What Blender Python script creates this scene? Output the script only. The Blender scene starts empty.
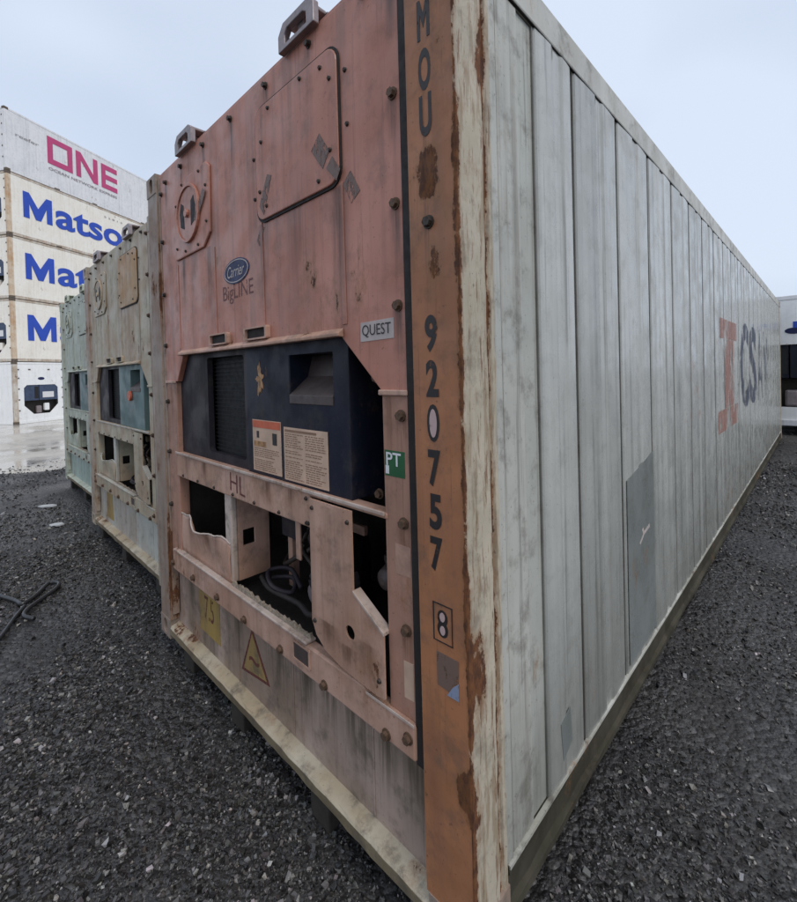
import bpy, bmesh, math, random
import numpy as np
from mathutils import Vector, Matrix
R_ = math.radians
random.seed(7); rng = np.random.default_rng(7)
scene = bpy.context.scene
col = scene.collection

# ------------------------------------------------------------------ camera
cam_d = bpy.data.cameras.new('Camera'); cam = bpy.data.objects.new('Camera', cam_d); col.objects.link(cam)
scene.camera = cam
CAM = Vector((0.680, -0.938, 1.635))
yaw, pitch, roll = -0.7701, -0.0139, -0.0267
fw = Vector((math.sin(yaw)*math.cos(pitch), math.cos(yaw)*math.cos(pitch), math.sin(pitch)))
rt = Vector((math.cos(yaw), -math.sin(yaw), 0)); up = rt.cross(fw)
r2 = rt*math.cos(roll) + up*math.sin(roll); u2 = up*math.cos(roll) - rt*math.sin(roll)
cam.matrix_world = Matrix(((r2.x, u2.x, -fw.x, CAM.x), (r2.y, u2.y, -fw.y, CAM.y), (r2.z, u2.z, -fw.z, CAM.z), (0, 0, 0, 1)))
cam_d.sensor_fit = 'VERTICAL'; cam_d.sensor_height = 24.0
cam_d.lens = 440.4/902*24.0
cam_d.shift_y = -(451-377.7)/902
cam_d.clip_start = 0.02; cam_d.clip_end = 3000

# ------------------------------------------------------------------ world, sun, exposure
SUN_EL, SUN_AZ = R_(50), R_(98)           # azimuth measured from +Y towards +X
w = bpy.data.worlds.new('World'); scene.world = w; w.use_nodes = True
nt = w.node_tree; nt.nodes.clear()
sky = nt.nodes.new('ShaderNodeTexSky'); sky.sky_type = 'NISHITA'; sky.sun_disc = False
sky.sun_elevation = SUN_EL; sky.sun_rotation = SUN_AZ
sky.air_density = 1.0; sky.dust_density = 4.0; sky.ozone_density = 1.0
tc = nt.nodes.new('ShaderNodeTexCoord')
mp = nt.nodes.new('ShaderNodeMapping'); mp.inputs['Scale'].default_value = (1, 1, 2.2)
ns = nt.nodes.new('ShaderNodeTexNoise'); ns.inputs['Scale'].default_value = 1.6; ns.inputs['Detail'].default_value = 2; ns.inputs['Roughness'].default_value = .45
rp = nt.nodes.new('ShaderNodeValToRGB')
rp.color_ramp.elements[0].position = .38; rp.color_ramp.elements[0].color = (4.95, 5.7, 7.0, 1)
rp.color_ramp.elements[1].position = .60; rp.color_ramp.elements[1].color = (6.0, 6.75, 8.0, 1)
mx = nt.nodes.new('ShaderNodeMixRGB'); mx.inputs[0].default_value = .88
bg = nt.nodes.new('ShaderNodeBackground'); bg.inputs['Strength'].default_value = 0.1
ow = nt.nodes.new('ShaderNodeOutputWorld')
L_ = nt.links.new
L_(tc.outputs['Generated'], mp.inputs[0]); L_(mp.outputs[0], ns.inputs['Vector']); L_(ns.outputs['Fac'], rp.inputs[0])
L_(sky.outputs[0], mx.inputs[1]); L_(rp.outputs[0], mx.inputs[2]); L_(mx.outputs[0], bg.inputs['Color']); L_(bg.outputs[0], ow.inputs[0])
sd = bpy.data.lights.new('Sun', 'SUN'); sun = bpy.data.objects.new('Sun', sd); col.objects.link(sun)
sd.energy = 1.1; sd.angle = R_(24); sd.color = (1, .965, .92)
sdir = Vector((math.sin(SUN_AZ)*math.cos(SUN_EL), math.cos(SUN_AZ)*math.cos(SUN_EL), math.sin(SUN_EL)))
sun.rotation_euler = sdir.to_track_quat('Z', 'Y').to_euler(); sun.location = sdir*40
scene.view_settings.view_transform = 'Standard'; scene.view_settings.look = 'None'
scene.view_settings.gamma = 1; scene.view_settings.use_curve_mapping = False
scene.view_settings.exposure = 0.38

# ------------------------------------------------------------------ materials
RUST = (.16, .062, .022); RUST2 = (.07, .028, .014)
class NT:
    def __init__(s, name):
        s.m = bpy.data.materials.new(name); s.m.use_nodes = True
        s.t = s.m.node_tree; s.b = s.t.nodes['Principled BSDF']
        s.co = s.n('ShaderNodeTexCoord').outputs['Object']; s.sep = None
    def n(s, k, **kw):
        x = s.t.nodes.new(k)
        for a, v in kw.items(): setattr(x, a, v)
        return x
    def l(s, a, b): s.t.links.new(a, b)
    def put(s, sock, v):
        if isinstance(v, (int, float)): sock.default_value = v
        elif isinstance(v, tuple): sock.default_value = v if len(v) == 4 or sock.type == 'VECTOR' else (*v, 1)
        else: s.l(v, sock)
    def noise(s, scale, detail=5, rough=.55, sc=(1, 1, 1), off=(0, 0, 0), dist=0):
        mp = s.n('ShaderNodeMapping'); mp.inputs['Scale'].default_value = sc; mp.inputs['Location'].default_value = off
        s.l(s.co, mp.inputs[0]); x = s.n('ShaderNodeTexNoise')
        x.inputs['Scale'].default_value = scale; x.inputs['Detail'].default_value = detail
        x.inputs['Roughness'].default_value = rough; x.inputs['Distortion'].default_value = dist
        s.l(mp.outputs[0], x.inputs['Vector']); return x.outputs['Fac']
    def ramp(s, v, a, b, lo=0., hi=1.):
        x = s.n('ShaderNodeMapRange', clamp=True, interpolation_type='SMOOTHSTEP')
        s.put(x.inputs[0], v); x.inputs[1].default_value = a; x.inputs[2].default_value = b
        x.inputs[3].default_value = lo; x.inputs[4].default_value = hi; return x.outputs[0]
    def math(s, op, a, b=0.):
        x = s.n('ShaderNodeMath', operation=op); s.put(x.inputs[0], a); s.put(x.inputs[1], b); return x.outputs[0]
    def mix(s, f, a, b, mode='MIX'):
        x = s.n('ShaderNodeMixRGB', blend_type=mode); s.put(x.inputs[0], f); s.put(x.inputs[1], a); s.put(x.inputs[2], b); return x.outputs[0]
    def xyz(s, i):
        if s.sep is None: s.sep = s.n('ShaderNodeSeparateXYZ'); s.l(s.co, s.sep.inputs[0])
        return s.sep.outputs[i]
    def near(s, i, pos, width):
        d = s.math('ABSOLUTE', s.math('SUBTRACT', s.xyz(i), pos))
        return s.ramp(d, 0., width, 1., 0.)
    def bump(s, h, strength, dist=.01):
        x = s.n('ShaderNodeBump'); x.inputs['Strength'].default_value = strength; x.inputs['Distance'].default_value = dist
        s.l(h, x.inputs['Height'])
        if s.b.inputs['Normal'].is_linked: s.l(s.b.inputs['Normal'].links[0].from_socket, x.inputs['Normal'])
        s.l(x.outputs[0], s.b.inputs['Normal'])

def paint(name, c1, c2=None, rust=.25, streak=.35, dirt=.25, rough=.5, edges=(), spots=(), vary=0., scol=(.10, .075, .06),
          peel=None, dent=.35, chips=.5, grime=None, spec=.4, world=False, runs=(11, .42), fine_bump=.35, drips=0., drops=(), dcol=(.15, .065, .035)):
    """weathered sheet-metal paint: two-tone fade, vertical runs, rust blooms, chips, dents"""
    t = NT(name); c2 = c2 or tuple(v*.8 for v in c1)
    if world: t.co = t.n('ShaderNodeNewGeometry').outputs['Position']
    c = t.mix(t.ramp(t.noise(1.9, 6, .6), .38, .62), c1, c2)
    if vary:
        oi = t.n('ShaderNodeObjectInfo')
        c = t.mix(1., c, t.ramp(oi.outputs['Random'], 0, 1, 1-vary, 1+vary*.4), 'MULTIPLY')
    if peel:
        pm = t.ramp(t.noise(1., 8, .7, (30, 30, 4.0)), .50, .60)
        c = t.mix(pm, c, peel)
        c = t.mix(t.math('MULTIPLY', t.ramp(t.noise(1., 8, .75, (50, 50, 5), (1, 8, 3)), .56, .61), .8), c, (.19, .10, .05))
    a, bz = runs
    st = t.math('MULTIPLY', t.ramp(t.noise(1., 6, .62, (a, a, bz), (3, 1, 7)), .46, .66), t.ramp(t.noise(1.6, 4), .38, .6, .25, 1.))
    c = t.mix(t.math('MULTIPLY', st, streak), c, scol)
    lt = t.math('MULTIPLY', t.ramp(t.noise(1., 5, .6, (a*.7, a*.7, bz*.7), (8, 6, 2)), .52, .68), streak*.35)
    c = t.mix(lt, c, tuple(min(1, v*1.28+.02) for v in c1))
    if drips:
        dm = t.math('MULTIPLY', t.ramp(t.noise(1., 7, .7, (34, 34, .8), (2, 5, 1)), .56, .64), drips)
        c = t.mix(dm, c, tuple(v*.35 for v in c1))
    dn = t.math('MULTIPLY', t.ramp(t.noise(8, 9, .72, off=(9, 2, 4)), .48, .68), dirt)
    c = t.mix(dn, c, (.085, .072, .058))
    sc_ = t.math('MULTIPLY', t.ramp(t.noise(1., 4, .6, (60, 60, 18), (1, 2, 3), 1.5), .64, .68), .35*min(1, chips+.3))
    c = t.mix(sc_, c, tuple(min(1, v*.55) for v in c1))
    if grime:
        z0, z1, am = grime
        g = t.math('MULTIPLY', t.ramp(t.math('ADD', t.xyz(2), t.math('MULTIPLY', t.noise(1, 5, .65, (10, 10, 2)), .5)), z0, z1, 1., 0.), am)
        c = t.mix(g, c, (.075, .073, .055))
    if drops:
        # individual runs below fixings: narrow, soft-edged, fading downwards, broken up by noise
        br = t.ramp(t.noise(1., 7, .7, (40, 40, 2.0), (7, 7, 2)), .34, .58, .15, 1.); tot = None
        wob = t.math('ADD', t.xyz(0), t.math('MULTIPLY', t.math('SUBTRACT', t.noise(1., 3, .6, (4, 4, 9)), .5), .02))
        for (x, z, ln, wd, am) in drops:
            d = t.math('ABSOLUTE', t.math('SUBTRACT', wob, x)); m1 = t.ramp(d, 0., wd*1.7, min(1., am*1.25), 0.)
            m2 = t.ramp(t.xyz(2), z-ln, z-ln*.1, 0., 1.); m3 = t.ramp(t.xyz(2), z-.004, z+.004, 1., 0.)
            v = t.math('MULTIPLY', t.math('MULTIPLY', m1, m2), m3); tot = v if tot is None else t.math('MAXIMUM', tot, v)
        c = t.mix(t.math('MULTIPLY', tot, br), c, dcol)
    base = t.math('MULTIPLY', t.noise(4.5, 11, .74, (1, 1, .6), (5, 5, 1)), t.ramp(t.noise(1.1, 3), .35, .65, .78, 1.1))
    for (ax, pos, wd, am) in edges:
        base = t.math('ADD', base, t.math('MULTIPLY', t.near(ax, pos, wd), am))
    for (ax, pa, pz, ra, rz, am) in spots:
        base = t.math('ADD', base, t.math('MULTIPLY', t.math('MULTIPLY', t.near(ax, pa, ra), t.near(2, pz, rz)), am))
    fine = t.noise(38, 7, .75, (1, 1, .5)); base = t.math('ADD', base, t.math('MULTIPLY', t.math('SUBTRACT', fine, .5), .34))
    th = .73-.24*rust
    halo = t.ramp(base, th-.11, th+.02); rm = t.ramp(base, th, th+.045)
    c = t.mix(t.math('MULTIPLY', halo, .5), c, (.25, .12, .05))
    rc = t.mix(t.ramp(fine, .4, .62), RUST, RUST2)
    c = t.mix(rm, c, rc)
    ch = t.math('MULTIPLY', t.ramp(t.noise(70, 4, .62), .66, .69), chips)
    c = t.mix(ch, c, (.07, .045, .035))
    t.l(c, t.b.inputs['Base Color'])
    rr = t.math('ADD', t.ramp(t.noise(6, 6), .38, .62, rough-.08, rough+.14), t.math('MULTIPLY', t.math('MAXIMUM', rm, t.math('MULTIPLY', dn, .8)), .3))
    t.l(rr, t.b.inputs['Roughness']); t.b.inputs['Specular IOR Level'].default_value = spec
    t.bump(t.noise(2.6, 2, .5, (1, 1, .7)), dent, .02)
    t.bump(t.math('ADD', t.math('MULTIPLY', rm, .7), t.math('MULTIPLY', fine, .4)), fine_bump, .004)
    return t.m

def plain(name, c, rough=.5, metal=0., var=.25, scale=20, bump=.15, spec=.5):
    t = NT(name)
    f = t.ramp(t.noise(scale, 6, .65), .3, .72)
    t.l(t.mix(f, c, tuple(v*(1-var) for v in c)), t.b.inputs['Base Color'])
    t.l(t.ramp(t.noise(scale*1.7, 4), .3, .7, rough-.06, rough+.1), t.b.inputs['Roughness'])
    t.b.inputs['Metallic'].default_value = metal; t.b.inputs['Specular IOR Level'].default_value = spec
    t.bump(t.noise(scale*2, 5, .6), bump, .003)
    return t.m

def worn(name, c, wear=.5, scale=14, rough=.55, amax=1.):
    """print or stencil paint whose edges and body have worn through"""
    t = NT(name); t.m.blend_method = 'HASHED' if hasattr(t.m, 'blend_method') else 'HASHED'
    t.b.inputs['Base Color'].default_value = (*c, 1); t.b.inputs['Roughness'].default_value = rough
    a = t.ramp(t.noise(scale, 8, .7, (1, 1, .45)), wear-.05, wear+.06, amax, 0.)
    t.l(a, t.b.inputs['Alpha']); return t.m

M = {}
SPOTS_POST = [(0, -.10, 2.22, .05, .07, .28), (0, -.10, 2.14, .05, .05, .26), (0, -.088, 1.93, .045, .13, .27), (0, -.03, .50, .035, .10, .42), (0, -.05, 2.52, .03, .06, .2)]
M['post_front'] = paint('post_front_paint', (.42, .178, .082), (.31, .135, .068), rust=.52, streak=.4, dirt=.42, rough=.5,
    edges=[(0, 0., .030, .22), (0, -.165, .012, .08)], spots=SPOTS_POST, scol=(.17, .085, .055), drips=.5)
M['post_side'] = paint('post_side_paint', (.49, .43, .335), (.42, .375, .29), rust=.50, streak=.35, dirt=.45, rough=.6,
    edges=[(1, 0., .03, .24), (1, .142, .022, .24)], spots=[(1, .03, .80, .09, .22, .26), (1, .02, .3, .06, .45, .22), (1, .12, 2.5, .03, .25, .2)],
    peel=(.33, .265, .185), scol=(.17, .11, .065), runs=(20, .6))
M['salmon'] = paint('salmon_panel_paint', (.50, .222, .160), (.40, .165, .112), rust=.28, streak=.5, dirt=.32, rough=.40, scol=(.155, .078, .06), drips=.35, dcol=(.12, .055, .04), drops=[(-2.138, 2.8, 0.25, 0.02, 0.8), (-1.895, 2.81, 0.2, 0.018, 0.7), (-1.591, 2.815, 0.3, 0.018, 0.7), (-1.283, 2.82, 0.45, 0.022, 0.8), (-0.962, 2.82, 0.12, 0.02, 0.8), (-0.654, 2.825, 0.1, 0.02, 0.8), (-0.51, 2.272, 0.48, 0.035, 0.95), (-1.02, 2.272, 0.46, 0.035, 0.9), (-0.76, 2.272, 0.3, 0.03, 0.6), (-1.56, 2.295, 0.5, 0.03, 0.85), (-1.9, 2.295, 0.4, 0.03, 0.8), (-1.74, 2.295, 0.25, 0.03, 0.6), (-0.238, 2.78, 0.2, 0.02, 0.8), (-0.238, 2.452, 0.2, 0.02, 0.8), (-0.238, 2.127, 0.2, 0.02, 0.8), (-0.238, 1.823, 0.2, 0.02, 0.8)])
M['pink'] = paint('faded_pink_paint', (.54, .34, .262), (.41, .235, .16), rust=.40, streak=.4, dirt=.45, rough=.5, scol=(.17, .095, .07), drips=.3, dcol=(.13, .06, .035), drops=[(-1.7, 1.178, 0.12, 0.03, 0.8), (-1.05, 1.178, 0.12, 0.03, 0.8), (-0.86, 1.178, 0.12, 0.025, 0.7), (-1.95, 1.178, 0.13, 0.05, 0.5), (-1.875, 0.505, 0.05, 0.015, 0.9), (-1.273, 0.495, 0.05, 0.015, 0.9), (-0.957, 0.49, 0.05, 0.015, 0.9), (-0.654, 0.485, 0.05, 0.015, 0.9), (-0.6, 1.16, 0.5, 0.03, 0.35), (-0.4, 0.75, 0.2, 0.04, 0.5), (-.62, 0.74, 0.12, 0.06, 0.6), (-.50, 0.70, 0.1, 0.05, 0.6), (-1.72, 0.80, 0.16, 0.06, 0.7), (-1.60, 0.81, 0.14, 0.04, 0.6), (-1.95, 0.83, 0.2, 0.04, 0.5)])
M['flange'] = paint('salmon_flange_paint', (.42, .225, .16), (.35, .19, .135), rust=.36, streak=.5, dirt=.4, rough=.5, scol=(.14, .07, .05), edges=[(0, -.222, .05, .10)], drips=.4, drops=[(-0.238, 1.492, 0.13, 0.02, 0.85), (-0.238, 1.166, 0.17, 0.02, 0.85), (-0.238, 0.84, 0.14, 0.02, 0.85), (-0.29, 1.56, 0.3, 0.02, 0.6), (-2.16, 1.6, 0.5, 0.03, 0.6)])
M['low_panel'] = paint('lower_panel_paint', (.42, .315, .26), (.27, .19, .14), rust=.24, streak=.8, dirt=.6, rough=.45, scol=(.10, .075, .05), drips=.5, runs=(6, .5), dcol=(.085, .065, .042), drops=[(-1.45, 0.47, 0.3, 0.05, 0.8), (-1.08, 0.47, 0.36, 0.1, 0.85), (-0.85, 0.47, 0.36, 0.07, 0.8), (-0.55, 0.47, 0.36, 0.09, 0.7), (-0.38, 0.47, 0.34, 0.05, 0.8), (-0.7, 0.47, 0.25, 0.05, 0.8), (-0.25, 0.47, 0.36, 0.06, 0.8), (-2.05, 0.47, 0.3, 0.04, 0.6)])
M['sill'] = paint('cream_sill_paint', (.46, .40, .30), (.37, .29, .185), rust=.44, streak=.2, dirt=.75, rough=.55, spots=[(0, -2.2, .10, .2, .1, .1), (0, -.25, .10, .09, .1, .18)])
M['sill_front'] = paint('muddy_sill_front_paint', (.24, .19, .115), (.15, .115, .07), rust=.34, streak=.3, dirt=.7, rough=.6)
M['leftpost'] = paint('worn_post_paint', (.30, .235, .19), (.26, .175, .13), rust=.40, streak=.45, dirt=.5, rough=.55, edges=[(0, -2.26, .03, .15)])
M['side'] = paint('side_panel_paint', (.45, .455, .425), (.40, .405, .375), rust=.04, streak=.75, dirt=.20, rough=.24, vary=.10, scol=(.20, .205, .185), dent=.16, chips=.35, grime=(.3, 1.5, .5), spec=.5, world=True, runs=(9, .07), fine_bump=.05, drips=.55)
M['side_strip'] = paint('side_strip_paint', (.47, .465, .42), (.40, .40, .36), rust=.22, streak=.6, dirt=.5, rough=.45, scol=(.15, .125, .085), drips=.5, grime=(.2, 1., .4))
M['side_rib'] = paint('side_rib_paint', (.43, .435, .39), (.37, .375, .335), rust=.18, streak=.6, dirt=.5, rough=.45, scol=(.11, .10, .075), drips=.6, grime=(.2, 1., .5))
M['top_rail'] = paint('top_rail_paint', (.52, .51, .455), (.43, .42, .375), rust=.24, streak=.1, dirt=.5, rough=.4)
M['bottom_rail'] = paint('bottom_rail_grimy_paint', (.058, .054, .038), (.035, .032, .022), rust=.26, streak=.3, dirt=.5, rough=.8, dent=.6, chips=.2, spec=.12)
M['rail_edge'] = paint('chipped_edge_paint', (.55, .54, .49), (.34, .33, .28), rust=.4, streak=.0, dirt=.8, rough=.55)
M['lip'] = paint('pale_lip_paint', (.55, .46, .40), (.42, .31, .25), rust=.30, streak=.2, dirt=.7, rough=.5)
M['foam'] = plain('dirty_foam', (.36, .29, .22), .9, 0, .55, 60, .6)
M['seam'] = paint('grimy_seam_sealant', (.20, .20, .18), (.12, .12, .105), rust=.1, streak=.5, dirt=.5, rough=.6, world=True)
M['patch'] = paint('grey_patch_paint', (.20, .215, .205), (.17, .185, .175), rust=.02, streak=.35, dirt=.35, rough=.30, scol=(.12, .12, .105), runs=(7, .3))
M['navy'] = paint('navy_unit_paint', (.009, .012, .026), (.014, .014, .022), rust=.0, streak=.25, dirt=.3, spec=.22, rough=.5, scol=(.045, .035, .035))
M['greyunit'] = paint('dark_grey_unit_paint', (.028, .022, .027), (.017, .015, .020), rust=.0, streak=.3, dirt=.35, spec=.22, rough=.5, scol=(.07, .05, .05))
M['black'] = plain('black_rubber', (.012, .012, .013), .7)
M['bay'] = plain('machinery_bay_grime', (.022, .017, .014), .8, bump=.4)
M['bolt'] = plain('dark_bolt_steel', (.06, .045, .035), .6, .3, .5, 60)
M['bolt_rust'] = plain('rusted_bolt_steel', (.13, .075, .045), .7, .1, .5, 60)
M['gasket'] = plain('black_gap_seal', (.02, .015, .013), .75)
M['steel'] = plain('galvanised_bracket_steel', (.30, .25, .25), .4, .35, .3, 30)
M['tape'] = worn('grey_tape', (.19, .125, .105), .53, 48, amax=.85)
M['ink'] = worn('black_stencil_paint', (.022, .018, .018), .61, 34)
M['ink_solid'] = plain('black_print', (.03, .025, .025), .55)
M['ink_red'] = worn('dark_red_marker', (.13, .035, .03), .58, 40)
M['pale_print'] = worn('pale_fill_print', (.50, .36, .34), .6, 20)
M['blue_badge'] = plain('blue_badge', (.018, .024, .085), .45, spec=.25)
M['white_print'] = plain('white_print', (.72, .72, .72), .5, var=.1)
M['white_label'] = plain('pale_label', (.50, .43, .40), .5, var=.2)
M['flange_label'] = plain('faded_pink_label', (.47, .28, .21), .5, var=.3, scale=25)
M['cream_label'] = plain('aged_cream_label', (.62, .43, .31), .5, var=.25, scale=9)
M['label_line'] = plain('label_print', (.27, .155, .095), .6)
M['orange_label'] = plain('orange_label_head', (.60, .13, .06), .5)
M['yellow'] = paint('yellow_sign_vinyl', (.37, .25, .07), (.29, .19, .07), rust=.2, streak=.6, dirt=.7, rough=.5)
M['green_label'] = plain('green_label', (.02, .12, .04), .5)
M['pale_blue'] = worn('pale_blue_sticker', (.24, .28, .38), .58, 18)
M['torn_label'] = worn('torn_sticker', (.17, .11, .085), .56, 22)
M['star'] = plain('peeling_orange_sticker', (.5, .27, .12), .6, var=.65, scale=45)
M['pink_logo'] = worn('faded_red_logo', (.44, .19, .14), .53, 5, amax=.36)
M['navy_logo'] = worn('faded_navy_logo', (.03, .04, .085), .54, 6, amax=.72)
M['navy_logo2'] = worn('washed_out_navy_logo', (.05, .06, .10), .51, 6, amax=.6)
M['brown_vent'] = plain('dark_brown_plastic', (.075, .055, .05), .5)
M['timber'] = plain('wet_timber_block', (.045, .037, .028), .8, 0, .4, 12, .5)
M['hose'] = plain('wet_black_hose', (.025, .025, .028), .32)
M['scrap'] = plain('white_scrap', (.5, .5, .5), .6)
# second and third container
M['tan'] = paint('tan_green_paint', (.44, .40, .295), (.40, .29, .195), rust=.34, streak=.6, dirt=.35, rough=.5, scol=(.18, .11, .06))
M['tanpost'] = paint('tan_post_paint', (.39, .335, .265), (.33, .225, .17), rust=.4, streak=.4, dirt=.4, rough=.55)
M['tanlow'] = paint('pale_grey_low_paint', (.47, .475, .42), (.42, .37, .315), rust=.28, streak=.45, dirt=.35, rough=.5, scol=(.28, .18, .05))
M['rusthatch'] = paint('rusted_tan_hatch', (.45, .245, .10), (.41, .27, .14), rust=.34, streak=.5, dirt=.3)
M['teal'] = paint('teal_unit_paint', (.12, .19, .185), (.09, .15, .15), rust=.05, streak=.3, dirt=.3)
M['mint'] = paint('pale_mint_paint', (.45, .48, .39), (.39, .41, .325), rust=.24, streak=.5, dirt=.35, rough=.5, scol=(.16, .15, .10))
M['mintlow'] = paint('mint_low_paint', (.41, .50, .435), (.35, .43, .375), rust=.16, streak=.45, dirt=.3)
# stacked containers
M['white'] = paint('white_container_paint', (.88, .88, .86), (.84, .84, .83), rust=.06, streak=.18, dirt=.10, rough=.45, scol=(.4, .36, .30), chips=.2)
M['cream'] = paint('cream_container_paint', (.86, .82, .74), (.83, .78, .69), rust=.08, streak=.2, dirt=.10, rough=.45, scol=(.45, .33, .18), chips=.2)
M['greywhite'] = paint('grey_white_container_paint', (.78, .77, .77), (.72, .72, .73), rust=.04, streak=.2, dirt=.15, rough=.45, chips=.2)
M['rustpost'] = paint('rust_run_post_paint', (.66, .55, .42), (.52, .34, .20), rust=.42, streak=.6, dirt=.2, scol=(.40, .19, .07))
M['gappost'] = paint('stack_rail_paint', (.62, .57, .50), (.45, .36, .27), rust=.36, streak=.5, dirt=.3, scol=(.34, .19, .09))
M['magenta'] = plain('magenta_print', (.52, .055, .18), .5, var=.12, scale=4)
M['royal'] = plain('royal_blue_print', (.018, .07, .46), .5, var=.12, scale=4)
M['bluegrey_unit'] = plain('blue_grey_unit', (.05, .075, .14), .5, var=.4, scale=6)
M['casting'] = plain('dark_casting_steel', (.16, .12, .09), .7, .1, .5, 18)
M['thin_print'] = plain('thin_grey_print', (.30, .26, .28), .6)

# ------------------------------------------------------------------ mesh helpers
class MB:
    def __init__(s): s.v = []; s.f = []; s.mi = []
    def add(s, vs, fs, mi=0):
        o = len(s.v); s.v += [tuple(p) for p in vs]; s.f += [tuple(i+o for i in f) for f in fs]
        s.mi += [mi]*len(fs) if isinstance(mi, int) else mi; return s
    def box(s, x0, x1, y0, y1, z0, z1, mi=0):
        vs = [(x, y, z) for x in (x0, x1) for y in (y0, y1) for z in (z0, z1)]
        return s.add(vs, [(0, 1, 3, 2), (4, 6, 7, 5), (0, 4, 5, 1), (2, 3, 7, 6), (0, 2, 6, 4), (1, 5, 7, 3)], mi)
    def prism(s, poly, y0, y1, mi=0, ax='y'):
        """poly in (x,z) extruded along y, or (y,z) extruded along x"""
        n = len(poly)
        P = (lambda a, b, d: (a, d, b)) if ax == 'y' else ((lambda a, b, d: (d, a, b)) if ax == 'x' else (lambda a, b, d: (a, b, d)))
        vs = [P(a, b, y0) for a, b in poly] + [P(a, b, y1) for a, b in poly]
        fs = [tuple(range(n)), tuple(range(2*n-1, n-1, -1))] + [(i, i+n, (i+1) % n+n, (i+1) % n) for i in range(n)]
        return s.add(vs, fs, mi)
    def ring(s, outer, inner, y0, y1, mi=0, back=True):
        """plate between two loops of equal length in (x,z)"""
        n = len(outer); vs = []
        for y in (y0, y1): vs += [(a, y, b) for a, b in outer]+[(a, y, b) for a, b in inner]
        fs = []
        for i in range(n):
            j = (i+1) % n
            fs += [(i, j, n+j, n+i), (n+i, n+j, 3*n+j, 3*n+i), (2*n+i, 2*n+j, j, i)]
            if back: fs.append((3*n+i, 3*n+j, 2*n+j, 2*n+i))
        return s.add(vs, fs, mi)
    def cyl(s, c, r, d, ax='y', n=12, r2=None, mi=0):
        r2 = r if r2 is None else r2; vs = []
        for k, rr in ((0, r), (1, r2)):
            for i in range(n):
                a = 2*math.pi*i/n; p, q = rr*math.cos(a), rr*math.sin(a)
                o = {'y': (p, k*d, q), 'x': (k*d, p, q), 'z': (p, q, k*d)}[ax]
                vs.append((c[0]+o[0], c[1]+o[1], c[2]+o[2]))
        return s.add(vs, [tuple(range(n)), tuple(range(2*n-1, n-1, -1))]+[(i, i+n, (i+1) % n+n, (i+1) % n) for i in range(n)], mi)
    def tube(s, pts, r, n=8, sub=6, mi=0):
        P = [Vector(p) for p in pts]; S = []
        for i in range(len(P)-1):
            a, b, c, d = P[max(i-1, 0)], P[i], P[i+1], P[min(i+2, len(P)-1)]
            for k in range(sub):
                t = k/sub; S.append(.5*((2*b)+(c-a)*t+(2*a-5*b+4*c-d)*t*t+(3*b-a-3*c+d)*t**3))
        S.append(P[-1]); o = len(s.v); m = len(S)
        for i, p in enumerate(S):
            t = (S[min(i+1, m-1)]-S[max(i-1, 0)]).normalized()
            a = t.cross(Vector((0, 0, 1))) if abs(t.z) < .9 else t.cross(Vector((1, 0, 0)))
            a.normalize(); b = t.cross(a)
            for k in range(n):
                q = p+(a*math.cos(2*math.pi*k/n)+b*math.sin(2*math.pi*k/n))*r; s.v.append(tuple(q))
        for i in range(m-1):
            for k in range(n): s.f.append((o+i*n+k, o+i*n+(k+1) % n, o+(i+1)*n+(k+1) % n, o+(i+1)*n+k)); s.mi.append(mi)
        s.f += [tuple(o+k for k in range(n)), tuple(o+(m-1)*n+n-1-k for k in range(n))]; s.mi += [mi, mi]; return s
    def mesh(s, name, mats, smooth=False):
        me = bpy.data.meshes.new(name); me.from_pydata(s.v, [], s.f)
        for m in (mats if isinstance(mats, (list, tuple)) else [mats]): me.materials.append(m)
        me.polygons.foreach_set('material_index', s.mi)
        bm = bmesh.new(); bm.from_mesh(me); bmesh.ops.recalc_face_normals(bm, faces=bm.faces); bm.to_mesh(me); bm.free()
        if smooth: me.polygons.foreach_set('use_smooth', [True]*len(me.polygons))
        return me
    def build(s, name, mats, parent=None, bevel=0., smooth=False, seg=2):
        o = bpy.data.objects.new(name, s.mesh(name, mats, smooth)); col.objects.link(o); o.parent = parent
        if bevel:
            b = o.modifiers.new('Bevel', 'BEVEL'); b.width = bevel; b.segments = seg; b.limit_method = 'ANGLE'; b.angle_limit = R_(40)
        return o
def bx(name, mat, par, x0, x1, y0, y1, z0, z1, bevel=.003):
    return MB().box(x0, x1, y0, y1, z0, z1).build(name, mat, par, bevel)
def tag(o, label=None, cat=None, group=None, kind=None):
    for k, v in (('label', label), ('category', cat), ('group', group), ('kind', kind)):
        if v: o[k] = v
    return o
def empty(name, loc=(0, 0, 0), rz=0.):
    o = bpy.data.objects.new(name, None); col.objects.link(o); o.location = loc; o.rotation_euler.z = rz; o.empty_display_size = .3; return o
def link_mesh(name, me, par, loc=(0, 0, 0), rot=(0, 0, 0)):
    o = bpy.data.objects.new(name, me); col.objects.link(o); o.parent = par; o.location = loc; o.rotation_euler = rot; return o
def copy_tree(o, parent=None):
    c = o.copy(); col.objects.link(c); c.parent = parent
    for ch in list(o.children): copy_tree(ch, c)
    return c
def rrect(x0, x1, z0, z1, r, n=5):
    p = []
    for cx, cz, a0 in ((x1-r, z1-r, 0), (x0+r, z1-r, 90), (x0+r, z0+r, 180), (x1-r, z0+r, 270)):
        for k in range(n+1): a = R_(a0+90*k/n); p.append((cx+r*math.cos(a), cz+r*math.sin(a)))
    return p
_tx = {}
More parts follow.
